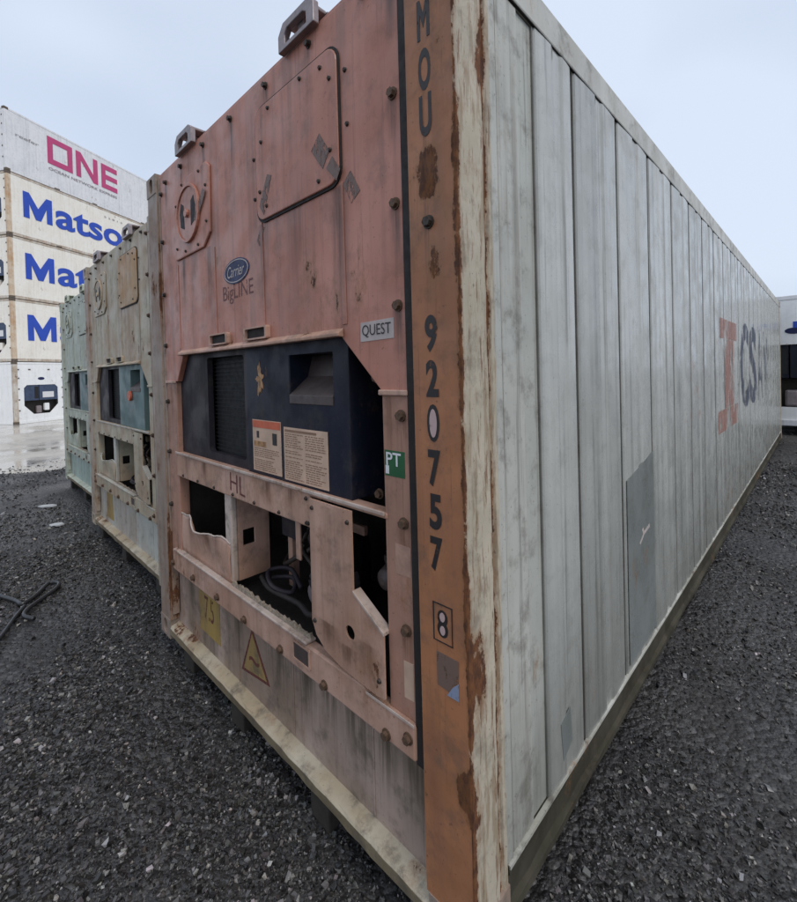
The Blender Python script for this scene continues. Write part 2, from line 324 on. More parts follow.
def text_verts(s, bold=0., shear=0.):
    key = (s, bold, shear)
    if key not in _tx:
        cu = bpy.data.curves.new('lettering', 'FONT'); cu.body = s; cu.offset = bold; cu.shear = shear; cu.resolution_u = 4
        o = bpy.data.objects.new('lettering', cu); col.objects.link(o)
        dg = bpy.context.evaluated_depsgraph_get(); dg.update(); me = o.evaluated_get(dg).to_mesh()
        v = np.array([p.co[:2] for p in me.vertices]); f = [tuple(p.vertices) for p in me.polygons]
        lo, hi = v.min(0), v.max(0); v = (v-lo)/(hi-lo)
        o.to_mesh_clear(); bpy.data.objects.remove(o); bpy.data.curves.remove(cu); _tx[key] = (v, f)
    return _tx[key]
def text(s, mat, par, a0, a1, z0, z1, d, face='front', name='lettering', bold=0., shear=0., skew=0.):
    """flat print: on the front (plane y=d, a=x) or on the right side (plane x=d, a=y)"""
    v, f = text_verts(s, bold, shear); b = MB()
    P = [(a0+(a1-a0)*p[0], z0+(z1-z0)*p[1]+skew*p[0]) for p in v]
    b.add([(a, d, z) if face == 'front' else (d, a, z) for a, z in P], f)
    o = bpy.data.objects.new(name, b.mesh(name, mat)); col.objects.link(o); o.parent = par
    n = Vector((0, -1, 0)) if face == 'front' else Vector((1, 0, 0))
    if o.data.polygons and o.data.polygons[0].normal.dot(n) < 0: o.data.flip_normals()
    return o
def patch_front(name, mat, par, poly, y, t=.0015):
    return MB().prism(poly, y-t, y).build(name, mat, par)

W, H = 2.438, 2.896
# ------------------------------------------------------------------ ground
def sm(a, b, x):
    t = np.clip((x-a)/(b-a), 0, 1); return t*t*(3-2*t)
_ph = rng.uniform(0, 6.28, 40); _k = rng.normal(0, 1, (40, 2))
def gz(x, y, rough=True):
    x = np.asarray(x, float); y = np.asarray(y, float)
    z = -.135+sm(-.55, -.02, x)*(.128*sm(.2, 4.6, y))-.205*sm(-9, -17, x)
    if rough:
        amp = sm(-10.4, -9.0, x)*.9*(1-sm(20, 40, np.hypot(x, y)))
        b = sum(np.sin(_k[i, 0]*x*(1.2+.35*i)+_k[i, 1]*y*(1.2+.35*i)+_ph[i])/(1.5+.5*i) for i in range(24))
        z = z+amp*.0085*b
    return z
def grid(name, xs, ys, fn, mat, **kw):
    X, Y = np.meshgrid(xs, ys, indexing='ij'); Z = fn(X, Y); nx, ny = X.shape
    me = bpy.data.meshes.new(name); v = np.stack([X, Y, Z], -1).reshape(-1, 3)
    I = np.arange(nx*ny).reshape(nx, ny); q = np.stack([I[:-1, :-1], I[1:, :-1], I[1:, 1:], I[:-1, 1:]], -1).reshape(-1, 4)
    me.from_pydata(v.tolist(), [], q.tolist()); me.materials.append(mat); me.polygons.foreach_set('use_smooth', [True]*len(me.polygons))
    o = bpy.data.objects.new(name, me); col.objects.link(o); tag(o, **kw); return o
t = NT('wet_gravel_dirt')
big = t.ramp(t.noise(.55, 4, .6), .36, .66); c = t.mix(big, (.020, .018, .018), (.040, .036, .033))
vor = t.n('ShaderNodeTexVoronoi'); vor.inputs['Scale'].default_value = 34; t.l(t.co, vor.inputs['Vector'])
vor2 = t.n('ShaderNodeTexVoronoi'); vor2.inputs['Scale'].default_value = 80; t.l(t.co, vor2.inputs['Vector'])
c = t.mix(t.ramp(vor.outputs['Color'], .55, 1., 0., .55), c, (.13, .125, .12))
c = t.mix(t.ramp(vor2.outputs['Color'], .75, 1., 0., .4), c, (.17, .165, .16))
c = t.mix(t.ramp(t.noise(1.1, 6, .65, off=(4, 4, 0)), .5, .75, 0, .6), c, (.016, .015, .016))
t.l(c, t.b.inputs['Base Color']); t.l(t.ramp(t.noise(.8, 5, .6), .40, .62, .26, .7), t.b.inputs['Roughness'])
t.bump(vor.outputs['Distance'], .9, -.012); t.bump(vor2.outputs['Distance'], .6, -.006); t.bump(t.noise(90, 6, .7), .5, .006)
M['gravel'] = t.m
xs = np.concatenate([[-260, -140, -80, -50, -36, -28, -24], np.arange(-20, -9, .5), np.arange(-9, 5, .06), np.arange(5, 12, .5), [14, 18, 26, 40, 70, 130, 260]])
ys = np.concatenate([[-260, -130, -70, -40, -24, -14, -9, -6.5], np.arange(-5, 2.0, .06), np.arange(2.0, 14, .12), np.arange(14, 22, 1.), [24, 30, 40, 60, 100, 160, 260]])
grid('ground', xs, ys, gz, M['gravel'], kind='structure', label='dark wet gravel yard ground')
# pale wet concrete apron beyond the gravel
t = NT('wet_concrete')
c = t.mix(t.ramp(t.noise(.5, 6, .6), .35, .65), (.50, .46, .40), (.40, .37, .325))
c = t.mix(t.ramp(t.noise(1., 6, .65, (.5, 1.6, 1)), .55, .72, 0, .6), c, (.24, .215, .185))
t.l(c, t.b.inputs['Base Color']); t.l(t.ramp(t.noise(.45, 4, .6), .38, .62, .06, .42), t.b.inputs['Roughness']); t.bump(t.noise(30, 5), .1, .004)
M['concrete'] = t.m
xs2 = np.concatenate([[-120, -80, -60, -45, -36], np.arange(-30, -14, .5), np.arange(-14, -10.6, .3)])
ys2 = np.concatenate([[-80, -40, -20, -10], np.arange(-6, 12, .4), [16, 24, 40, 80]])
o = grid('concrete_apron', xs2, ys2, lambda X, Y: gz(X, Y, False)+.012, M['concrete'], kind='structure', label='pale wet concrete apron beyond the gravel')
me = o.data; nx, ny = len(xs2), len(ys2)
for i in range(3):
    for j in range(ny):
        v = me.vertices[(nx-1-i)*ny+j]; q = math.sin(v.co.y*1.3)*.5+math.sin(v.co.y*3.1+1)*.3+math.sin(v.co.y*.4)*.8
        v.co.x += q*(1-i/3); v.co.z = float(gz(v.co.x, v.co.y, False))+(.012 if i else -.03)

# loose stones (uncountable): angular 12-triangle stones in one mesh
t = NT('wet_gravel_stones')
at = t.n('ShaderNodeAttribute'); at.attribute_name = 'tint'
t.l(at.outputs['Color'], t.b.inputs['Base Color']); t.b.inputs['Roughness'].default_value = .34; t.bump(t.noise(160, 4), .4, .003)
M['stone'] = t.m
def stones():
    P = []
    def sample(n, x0, x1, y0, y1, near):
        k = 0
        while k < n:
            m = 20000; x = rng.uniform(x0, x1, m); y = rng.uniform(y0, y1, m)
            d = np.hypot(x-CAM.x, y-CAM.y); keep = rng.random(m) < np.clip((near/np.maximum(d, .4))**1.25, 0, 1)
            keep &= ~((x < -.02) & (x > -8.9) & (y > .25)); keep &= np.sin(x*2.1+1.3*np.sin(y*1.7))*np.sin(y*2.6+x)*.55+.58 > rng.random(m)*.9
            P.append(np.c_[x[keep], y[keep]][:n-k]); k += min(int(keep.sum()), n-k)
    sample(82000, -5.2, .9, -2.4, .3, 2.2); sample(66000, 0, 3.8, -1.2, 9, 2.2); sample(16000, -12, -4.5, -4, 1.2, 6); sample(5000, 0, 5, 7, 14, 8)
    P = np.concatenate(P); n = len(P)
    d = np.hypot(P[:, 0]-CAM.x, P[:, 1]-CAM.y)
    s = np.where(rng.random(n) < .008, rng.uniform(.009, .016, n), np.clip(rng.lognormal(-5.32, .48, n), .0022, .016))*np.clip(.75+d*.10, .8, 1.8)
    cube = np.array([(x, y, z) for x in (-1, 1) for y in (-1, 1) for z in (-1, 1)], float)
    V = cube[None]*rng.uniform(.22, 1.0, (n, 8, 3)); V *= rng.uniform(.6, 1.25, (n, 1, 3)); V[..., 2] *= .9
    a = rng.uniform(0, 6.283, n); ca, sa = np.cos(a)[:, None], np.sin(a)[:, None]
    tl = rng.normal(0, .45, n); ct, stl = np.cos(tl)[:, None], np.sin(tl)[:, None]
    X, Y, Z = V[..., 0], V[..., 1], V[..., 2]; Y, Z = Y*ct-Z*stl, Y*stl+Z*ct; X, Y = X*ca-Y*sa, X*sa+Y*ca
    V = np.stack([X, Y, Z], -1)*s[:, None, None]
    V[..., 0] += P[:, :1]; V[..., 1] += P[:, 1:]; V[..., 2] += (gz(P[:, 0], P[:, 1])+s*.28)[:, None]
    F = np.array([(0, 1, 3, 2), (4, 6, 7, 5), (0, 4, 5, 1), (2, 3, 7, 6), (0, 2, 6, 4), (1, 5, 7, 3)])
    F = (F[None]+8*np.arange(n)[:, None, None]).reshape(-1, 4)
    me = bpy.data.meshes.new('gravel_stones'); me.vertices.add(8*n); me.vertices.foreach_set('co', V.reshape(-1).astype(np.float32))
    me.loops.add(F.size); me.loops.foreach_set('vertex_index', F.reshape(-1).astype(np.int32))
    me.polygons.add(len(F)); me.polygons.foreach_set('loop_start', (np.arange(len(F))*4).astype(np.int32)); me.update(calc_edges=True)
    g = np.clip(rng.lognormal(-3.2, .85, n), .010, .32)
    tint = np.stack([g*rng.uniform(.98, 1.18, n), g, g*rng.uniform(.84, 1.04, n), np.ones(n)], -1)
    ca_ = me.color_attributes.new('tint', 'FLOAT_COLOR', 'POINT'); ca_.data.foreach_set('color', np.repeat(tint, 8, 0).reshape(-1).astype(np.float32))
    me.polygons.foreach_set('use_smooth', [False]*len(F)); me.materials.append(M['stone']); me.validate()
    o = bpy.data.objects.new('gravel', me); col.objects.link(o)
    tag(o, 'loose wet grey gravel stones scattered over the yard', 'gravel', kind='stuff')
stones()

# ------------------------------------------------------------------ shared small parts
def bolt_mesh(name, mat, r=.017):
    b = MB().cyl((0, 0, 0), r*1.35, -.004, n=14).cyl((0, -.004, 0), r, -.012, n=6)
    return b.mesh(name, mat)
BOLT = bolt_mesh('bolt', M['bolt'], .011); BOLTR = bolt_mesh('bolt', M['bolt_rust'], .0135); SCREW = MB().cyl((0, 0, 0), .009, -.007, n=8, r2=.006).mesh('bolt', M['bolt'])
def bolts(par, me, pts, y):
    for x, z in pts: link_mesh('bolt', me, par, (x, y, z), (0, random.uniform(0, 1), 0))
def casting_mesh(mat, sx):
    """ISO corner block with an oval hole in its front and outer side; sx=+1 right block (outer face at x=0), -1 left"""
    b = MB(); w, d, h = .162, .178, .118
    x0, x1 = (-w, 0) if sx > 0 else (0, w)
    def slot(w2, h2, n=4):
        return rrect(-w2, w2, -h2, h2, min(w2, h2)*.98, n)
    n = 24
    def rectloop(hw, hh, inner):
        out = []
        for (a, c_) in inner:
            k = max(abs(a)/hw, abs(c_)/hh, 1e-6); out.append((a/k, c_/k))
        return out
    for face in ('f', 's'):
        hw = (w if face == 'f' else d)/2; hh = h/2; inn = slot(.030, .046, 5); outl = rectloop(hw, hh, inn)
        # snap the loop to the true corners
        for cx, cz in ((hw, hh), (-hw, hh), (-hw, -hh), (hw, -hh)):
            i = min(range(len(outl)), key=lambda i: (outl[i][0]-cx)**2+(outl[i][1]-cz)**2); outl[i] = (cx, cz)
        m = len(inn); vs = []
        def P(a, z, dep):
            return ((x0+x1)/2+a, dep, h/2+z) if face == 'f' else (((x1-dep) if sx > 0 else (x0+dep)), d/2+a, h/2+z)
        vs = [P(a, z, 0) for a, z in outl]+[P(a, z, 0) for a, z in inn]+[P(a, z, .03) for a, z in inn]
        fs = [(i, (i+1) % m, m+(i+1) % m, m+i) for i in range(m)]+[(m+i, m+(i+1) % m, 2*m+(i+1) % m, 2*m+i) for i in range(m)]+[tuple(range(2*m, 3*m))]
        b.add(vs, fs, [0]*(2*m)+[1])
    xi = x0 if sx > 0 else x1
    b.add([(x0, 0, 0), (x1, 0, 0), (x1, d, 0), (x0, d, 0), (x0, 0, h), (x1, 0, h), (x1, d, h), (x0, d, h)],
          [(0, 3, 2, 1), (4, 5, 6, 7), (2, 3, 7, 6), ((0, 4, 7, 3) if sx > 0 else (1, 2, 6, 5))])
    return b.mesh('corner_casting', [mat, M['black']])

def octo(x0, x1, z0, z1, c, cb=None):
    cb = c if cb is None else cb
    return [(x0+c, z1), (x1-c, z1), (x1, z1-c), (x1, z0+cb), (x1-cb, z0), (x0+cb, z0), (x0, z0+cb), (x0, z1-c)]

# ------------------------------------------------------------------ the big reefer container builder (near row)
def near_container(loc, rz, label, pal, L=11.5, hero=False, seed=1):
    rnd = random.Random(seed); r = empty('reefer_container', loc, rz); tag(r, label, 'container', 'refrigerated containers in the near row')
    # --- frame
    cR, cL = casting_mesh(pal['cast'], 1), casting_mesh(pal['cast'], -1)
    for z in (0, H-.118):
        link_mesh('corner_casting', cR, r, (0, 0, z)); link_mesh('corner_casting', cL, r, (-W, 0, z))
        bx('corner_casting', pal['cast'], r, -.162, 0, L-.178, L, z, z+.118); bx('corner_casting', pal['cast'], r, -W, -W+.162, L-.178, L, z, z+.118)
    z0, z1 = .118, H-.118
    # right front post: folded section, front face and side face painted differently
    def post(x0, x1, matf, mats, name='corner_post', right=True):
        c_ = .008; o = x1 if right else x0; s = 1 if right else -1; i_ = x0 if right else x1
        prof = [(i_, .003), (o-s*c_, .003), (o-s*c_*.3, .003+c_*.3), (o-s*.003, .003+c_), (o-s*.003, .128), (o-s*.012, .134), (o-s*.012, .150), (o-s*.004, .156), (o-s*.004, .172), (i_, .172)]
        n = len(prof); vs = []; NZ = 40
        for k in range(NZ+1):
            z = z0+(z1-z0)*k/NZ
            for j, (x, y) in enumerate(prof):
                q = .0018 if 0 < j < n-1 else 0
                vs.append((x+rnd.uniform(-q, q), y+rnd.uniform(-q, q), z))
        fs, mi = [], []
        for k in range(NZ):
            for j in range(n):
                jj = (j+1) % n; fs.append((k*n+j, k*n+jj, (k+1)*n+jj, (k+1)*n+j)); mi.append(0 if j == 0 else 1)
        fs += [tuple(range(n)), tuple(NZ*n+j for j in range(n-1, -1, -1))]; mi += [1, 1]
        b = MB().add(vs, fs, mi); ob = b.build(name, [matf, mats], r, smooth=False); return ob
    post(-.172, 0, pal['postf'], pal['posts']); post(-W, -W+.17, pal['lpost'], pal['lpost'], right=False)
    bx('corner_post', pal['posts'], r, -.16, -.004, L-.17, L-.003, z0, z1); bx('corner_post', pal['posts'], r, -W+.004, -W+.16, L-.17, L-.003, z0, z1)
    # inner angle of the left post (narrow proud strip that carries bolts)
    bx('post_flange', pal['lpost'], r, -W+.172, -W+.196, .012, .05, .16, H-.03)
    # sill: steep upper face over a vertical lip
    b = MB(); prof = [(.0, .030), (-.002, .072), (.006, .082), (.060, .100), (.10, .100), (.10, .030)]; n = len(prof); NX = 34; vs = []
    xa, xb = -W+.165, -.165
    for k in range(NX+1):
        x = xa+(xb-xa)*k/NX
        for j, (y, z) in enumerate(prof): vs.append((x, y+rnd.uniform(-.002, .002)*(j < 3), z+rnd.uniform(-.003, .003)*(j < 3)))
    fs = [(k*n+j, k*n+(j+1) % n, (k+1)*n+(j+1) % n, (k+1)*n+j) for k in range(NX) for j in range(n)]+[tuple(range(n)), tuple(NX*n+j for j in range(n-1, -1, -1))]
    b.add(vs, fs, [1 if j == 0 else 0 for k in range(NX) for j in range(n)]+[0, 0]).build('front_sill', [pal['sill'], M['sill_front']], r, .003)
    bx('sill_flange', pal['lowdark'], r, xa, xb, .012, .085, .012, .034)
    # header + roof + walls + underframe
    bx('front_header', pal['upper'], r, -W+.165, -.165, .022, .12, 2.80, H-.012)
    bx('roof', pal['rail'], r, -W+.02, -.02, .13, L-.02, H-.035, H-.006)
    bx('rear_wall', pal['side'], r, -W+.16, -.16, L-.06, L-.02, .03, H-.04)
    bx('floor_pan', M['bay'], r, -W+.03, -.03, .12, L-.08, .03, .15)
    bx('left_side_wall', pal['side'], r, -W+.004, -W+.05, .18, L-.17, .15, H-.10)
    for xx in ((-.075, 0), (-W, -W+.075)):
        s = xx[1] == 0
        bx('top_side_rail', pal['rail'], r, xx[0], xx[1]-(.002 if s else 0), .180, L-.180, 2.775, H-.004, .006)
        # bottom rail as stepped channel
        X0, X1 = xx; q = -1 if s else 1; o = X1 if s else X0
        pr = [(o+q*.0, .01), (o+q*.0, .032), (o+q*.016, .040), (o+q*.016, .128), (o+q*.002, .140), (o+q*.002, .165), (o+q*.06, .165), (o+q*.06, .01)]
        bb = MB(); NY = 60; vs = []; n = len(pr)
        for k in range(NY+1):
            y = .18+(L-.36)*(k/NY)**1.3
            for j, (x, z) in enumerate(pr): vs.append((x+rnd.uniform(-.003, .003)*(j < 6), y, z+rnd.uniform(-.003, .003)*(0 < j < 5)))
        fs = [(k*n+j, k*n+(j+1) % n, (k+1)*n+(j+1) % n, (k+1)*n+j) for k in range(NY) for j in range(n)]+[tuple(range(n)), tuple(NY*n+j for j in range(n-1, -1, -1))]
        bb.add(vs, fs).build('bottom_side_rail', pal['brail'], r)
    if not hero: bx('right_side_wall', pal['side'], r, -.05, -.004, .18, L-.17, .166, H-.122)
    # --- refrigeration unit front: upper panel with the sloped window shoulders
    yU = .016
    up_poly = [(-2.238, 2.868), (-.208, 2.868), (-.208, 1.572), (-.318, 1.572), (-.520, 1.765), (-1.95, 1.765), (-2.06, 1.61), (-2.238, 1.61)]
    MB().prism(up_poly, yU, yU+.03).build('upper_panel', pal['upper'], r, .004)
    for x in (-.49, -1.03, -1.50, -1.99): 
        MB().prism([(x-.012, 1.80), (x+.012, 1.80), (x+.009, 2.28), (x-.009, 2.28)], yU-.0035, yU).build('panel_fold', pal['upper'], r, .002)
    bx('side_flange', pal['flange'], r, -.322, -.208, yU+.002, yU+.06, .46, 1.570, .004)
    bx('side_flange', pal['flange'], r, -2.238, -2.085, yU+.002, yU+.06, .46, 1.608, .004)
    bx('flange_joint', pal['pink'], r, -.33, -.206, yU-.008, yU+.001, 1.562, 1.580, .004)
    bx('flange_joint', pal['pink'], r, -2.24, -2.08, yU-.006, yU+.001, 1.601, 1.616, .003)
    bx('gap_seal', M['gasket'], r, -.2075, -.1725, .012, .06, .46, 2.86, 0); bx('gap_seal', M['gasket'], r, -2.243, -2.2385, .05, .06, .46, 2.86, 0)
    # gutter over the window
    MB().prism([(yU-.024, 1.772), (yU, 1.790), (yU, 1.758), (yU-.024, 1.760)], -1.98, -.50, ax='x').build('drip_ledge', pal['pink'], r, .003)
    # two little drain pockets above the ledge
    for x in (-1.455, -1.085):
        q = MB().ring(rrect(x-.10, x+.10, 1.790, 1.845, .008, 2), rrect(x-.086, x+.086, 1.797, 1.838, .006, 2), yU-.02, yU).build('drain_pocket', pal['pink'], r)
        bx('pocket_back', M['bay'], q, x-.086, x+.086, yU-.006, yU-.001, 1.797, 1.838, 0)
    # bay lining
    b = MB(); X0, X1, Y0, Y1, Z0, Z1 = -2.10, -.315, .05, .62, .53, 1.80
    b.add([(X0, Y0, Z0), (X1, Y0, Z0), (X1, Y1, Z0), (X0, Y1, Z0), (X0, Y0, Z1), (X1, Y0, Z1), (X1, Y1, Z1), (X0, Y1, Z1)],
          [(0, 1, 2, 3), (4, 7, 6, 5), (3, 2, 6, 7), (0, 3, 7, 4), (1, 5, 6, 2)]).build('machinery_bay', M['bay'], r)
    # condenser compartment
    yP = .045
    bx('unit_panel', pal['unit2'], r, -2.085, -1.735, yP, yP+.03, 1.19, 1.79, .004)
    f = MB().ring(rrect(-1.735, -1.250, 1.19, 1.79, .01, 3), rrect(-1.700, -1.285, 1.235, 1.735, .02, 3), yP, yP+.03).build('fan_frame', pal['unit2'], r)
    bx('grille_back', M['black'], f, -1.71, -1.275, yP+.05, yP+.06, 1.22, 1.745, 0)
    for k in range(24): bx('grille_bar', M['black'], f, -1.695, -1.29, yP+.034, yP+.037, 1.250+k*.0205, 1.2525+k*.0205, 0)
    cb = MB().ring([(-1.245, 1.785), (-1.08, 1.785), (-.85, 1.785), (-.62, 1.785), (-.500, 1.785), (-.500, 1.60), (-.500, 1.40), (-.500, 1.19), (-.62, 1.19), (-.85, 1.19), (-1.08, 1.19), (-1.245, 1.19), (-1.245, 1.40), (-1.245, 1.60)],
                   [(-.875, 1.712), (-.80, 1.712), (-.74, 1.712), (-.66, 1.712), (-.590, 1.712), (-.590, 1.65), (-.590, 1.58), (-.590, 1.522), (-.66, 1.522), (-.74, 1.522), (-.80, 1.522), (-.875, 1.522), (-.875, 1.58), (-.875, 1.65)],
                   yP-.012, yP+.20).build('control_box', pal['unit'], r, .004)
    # display hood: recess with sloping lower shelf
    MB().add([(-.875, yP+.10, 1.712), (-.590, yP+.10, 1.712), (-.590, yP+.075, 1.625), (-.875, yP+.075, 1.625), (-.590, yP-.016, 1.552), (-.875, yP-.016, 1.552), (-.590, yP-.016, 1.518), (-.875, yP-.016, 1.518), (-.875, yP+.12, 1.50), (-.590, yP+.12, 1.50)],
             [(0, 1, 2, 3), (3, 2, 4, 5), (5, 4, 6, 7), (0, 3, 5, 7, 8), (1, 9, 6, 4, 2), (7, 6, 9, 8)]).build('display_hood', pal['hood'], cb, .002)
    for z in (1.615, 1.215): link_mesh('bolt', BOLTR, r, (-.43, .10, z))
    MB().tube([(-.40, .2, 1.24), (-.42, .13, 1.30), (-.36, .12, 1.42), (-.40, .15, 1.55)], .009).build('cable', M['bolt'], r, smooth=True)
    MB().tube([(-.45, .2, 1.22), (-.37, .11, 1.27), (-.39, .12, 1.38), (-.45, .2, 1.48)], .006).build('cable', M['gasket'], r, smooth=True)
    # middle rail
    MB().prism([(-2.10, 1.050), (-.727, 1.050), (-.727, 1.172), (-.310, 1.172), (-.310, 1.192), (-2.10, 1.192)], yU-.004, yU+.05).build('middle_rail', pal['pink'], r, .006)
    bx('rail_lip', pal['white'], r, -2.10, -.315, yU-.012, yU-.0045, 1.183, 1.197, .003)
    bolts(r, SCREW, [(-2.0+.21*k, 1.066) for k in range(7)]+[(-.75, 1.16), (-.75, 1.066)], yU-.004)
    # lower compartment: torn box, side wall, cover plate
    yB = .028
    torn = [(-2.085, .605), (-1.445, .605), (-1.445, .80), (-1.50, .815), (-1.54, .822), (-1.62, .806), (-1.70, .792), (-1.78, .784), (-1.815, .788), (-1.835, .80), (-1.865, .832), (-1.91, .838), (-1.96, .842), (-2.01, .826), (-2.05, .832), (-2.085, .828)]
    tops = sorted(torn[2:]); NXT, NZT = 36, 9; b = MB(); vs = []; top_line = []
    for a in range(NXT+1):
        x = -2.085+.64*a/NXT; zt_ = np.interp(x, [p[0] for p in tops], [p[1] for p in tops])
        for c_ in range(NZT+1):
            v = c_/NZT; bul = .036*v*v*math.exp(-((x+1.83)/.085)**2)+.014*v*math.exp(-((x+1.60)/.07)**2)-.010*math.sin((x+2.0)*8.5)*v*(1-v)*3
            vs.append((x, yB-bul+rnd.uniform(-.0012, .0012), .605+(zt_-.605)*v+rnd.uniform(-.002, .002)*(c_ == NZT)))
        top_line.append((vs[-1][0], vs[-1][1]-.002, vs[-1][2]))
    tb = b.add(vs, [(a*(NZT+1)+c_, (a+1)*(NZT+1)+c_, (a+1)*(NZT+1)+c_+1, a*(NZT+1)+c_+1) for a in range(NXT) for c_ in range(NZT)]).build('torn_panel', pal['pink'], r, smooth=True)
    sol = tb.modifiers.new('Thickness', 'SOLIDIFY'); sol.thickness = .004; sol.offset = 0
    MB().tube(top_line, .0045, 6, 2).build('curled_edge', pal['white'], tb, smooth=True)
    bx('box_corner', pal['white'], r, -1.500, -1.428, yB-.003, yB+.03, .612, 1.05, .008)
    sw = MB()
    sw.box(-1.440, -1.430, yB+.03, .23, .612, .78); sw.box(-1.440, -1.430, yB+.03, .085, .78, 1.05); sw.box(-1.440, -1.430, .15, .23, .78, 1.05); sw.box(-1.440, -1.430, .085, .15, .86, 1.05)
    sw.build('box_side', pal['pink'], r)
    cov = [(-.707, 1.171), (-.466, 1.171), (-.466, .898), (-.322, .812), (-.322, .606), (-.36, .600), (-.45, .604), (-.55, .612), (-.63, .632), (-.685, .668), (-.710, .715)]
    hc = (-.487, .753)
    def hit(a):
        dx, dz = math.cos(a), math.sin(a); best = 9
        for (x1, z1_), (x2, z2_) in zip(cov, cov[1:]+cov[:1]):
            ex, ez = x2-x1, z2_-z1_; den = dx*ez-dz*ex
            if abs(den) < 1e-9: continue
            tt = ((x1-hc[0])*ez-(z1_-hc[1])*ex)/den; uu = ((x1-hc[0])*dz-(z1_-hc[1])*dx)/den
            if tt > 0 and -1e-6 <= uu <= 1+1e-6: best = min(best, tt)
        return (hc[0]+dx*best, hc[1]+dz*best)
    angs = sorted(set([round(math.atan2(z-hc[1], x-hc[0]), 5) for x, z in cov]+[round(-math.pi+.01+2*math.pi*k/28, 5) for k in range(28)]))
    cov = [hit(a) for a in angs]; inner = [(hc[0]+.024*math.cos(a), hc[1]+.024*math.sin(a)) for a in angs]
    cp = MB().ring(cov, inner, yU-.020, yU-.013).build('cover_plate', pal['pink'], r)
    bx('hole_back', M['black'], cp, -.60, -.43, yU+.03, yU+.04, .70, .81, 0)
    MB().prism([(-.466, .905), (-.4655, .893), (-.319, .806), (-.319, .818)], yU-.023, yU+.014).build('cover_edge', pal['white'], cp, .002)
    bolts(cp, SCREW, [(-.345, .655), (-.69, .72), (-.69, 1.14), (-.485, 1.13)], yU-.020)
    # things inside the bay
    comp = MB(); comp.cyl((-1.02, .40, .56), .13, .26, 'z', 18).cyl((-1.02, .40, .82), .13, .05, 'z', 18, .06); comp.build('compressor', M['greyunit'], r, .01)
    MB().tube([(-.86, .14, 1.04), (-.85, .10, .95), (-.80, .12, .86), (-.86, .10, .78), (-.82, .14, .66), (-.85, .2, .58)], .014).build('pipe', M['greyunit'], r, smooth=True)
    MB().tube([(-.90, .20, 1.05), (-.92, .12, .95), (-.95, .13, .86), (-.90, .14, .80), (-.86, .12, .70), (-.80, .16, .58)], .009).build('pipe', M['bolt'], r, smooth=True)
    MB().tube([(-.97, .30, 1.05), (-.93, .2, .98), (-.98, .18, .90), (-.93, .24, .82), (-1.0, .3, .80)], .011).build('pipe', M['bolt_rust'], r, smooth=True)
    for (pts, rr, mm) in (([(-1.38, .30, 1.03), (-1.25, .22, .98), (-1.12, .24, .92), (-1.06, .30, .86)], .016, 'bolt_rust'), ([(-1.40, .36, .70), (-1.30, .24, .68), (-1.18, .22, .74), (-1.10, .28, .80)], .012, 'bolt'),
                          ([(-1.36, .14, .625), (-1.2, .10, .63), (-1.0, .12, .625), (-.86, .10, .63), (-.76, .2, .66)], .012, 'gasket'), ([(-1.28, .16, .64), (-1.16, .20, .66), (-1.08, .14, .64), (-1.18, .10, .65), (-1.30, .15, .67), (-1.22, .22, .68), (-1.05, .17, .66)], .011, 'greyunit'),
                          ([(-.78, .12, 1.04), (-.80, .09, .96), (-.76, .10, .88), (-.79, .11, .76), (-.75, .12, .62)], .010, 'foam'), ([(-.44, .20, 1.15), (-.40, .14, 1.05), (-.43, .12, .98), (-.38, .16, .86)], .008, 'bolt')):
        MB().tube(pts, rr).build('pipe', M[mm], r, smooth=True)
    fd = MB().cyl((-.95, .20, .66), .075, .18, 'y', 20); fd.cyl((-.95, .199, .66), .05, -.03, 'y', 16); fd.build('fan_motor', M['steel'], r, .006)
    bx('bay_bracket', pal['pink'], r, -1.30, -1.26, .26, .30, .56, 1.05, .003); bx('bay_bracket', pal['pink'], r, -1.26, -.75, .30, .32, .93, .97, .003)
    bx('junction_box', M['greyunit'], r, -1.22, -1.08, .18, .29, .86, 1.0, .006)
    bx('hanging_strap', pal['pink'], r, -.925, -.890, .07, .078, .86, 1.05, .002)
    MB().cyl((-.40, .13, .93), .05, -.05, 'y', 18, .035).cyl((-.40, .08, .93), .035, -.012, 'y', 18, .012).build('sensor_cap', M['brown_vent'], r, .003, smooth=False)
    # lower rail / ledge, with lip and bolts
    MB().prism([(-2.20, .468), (-.205, .468), (-.205, .578), (-.41, .578), (-.44, .592), (-2.20, .592)], yU-.012, yU+.03).build('lower_rail', pal['pink'], r, .008)
    bx('rail_lip', pal['white'], r, -2.16, -.76, yU-.020, yU+.03, .5925, .604, .004)
    bx('rail_lip', pal['white'], r, -.42, -.205, yU-.016, yU-.0125, .574, .584, .002)
    # ragged foam left along the ledge
    jag = [(-1.44, .6045)]; x = -1.44
    while x < -.78:
        x += rnd.uniform(.008, .022); jag.append((x, .608+rnd.uniform(0, .024)))
    jag.append((x+.01, .6045)); MB().prism(jag, yU+.004, yU+.016).build('ragged_foam', pal['foam'], r)
    bolts(r, BOLTR, [(-2.185, .511), (-1.875, .511), (-1.563, .508), (-1.273, .500), (-.957, .495), (-.654, .490), (-.327, .490), (-.232, .530)], yU-.012)
    q = MB().ring(rrect(-.862, -.740, .502, .580, .006, 2), rrect(-.852, -.750, .510, .572, .004, 2), yU-.017, yU-.0125).build('drain_port', pal['pink'], r)
    bx('port_back', M['brown_vent'], q, -.852, -.750, yU-.0145, yU-.0125, .510, .572, 0)
    # container's own lower panel behind the unit
    bx('lower_panel', pal['low'], r, -W+.165, -.17, .055, .085, .097, .475, 0)
    for x in (-1.45, -.95, -.45):
        bx('panel_seam', pal['low'], r, x-.004, x+.004, .052, .055, .104, .466, .001)
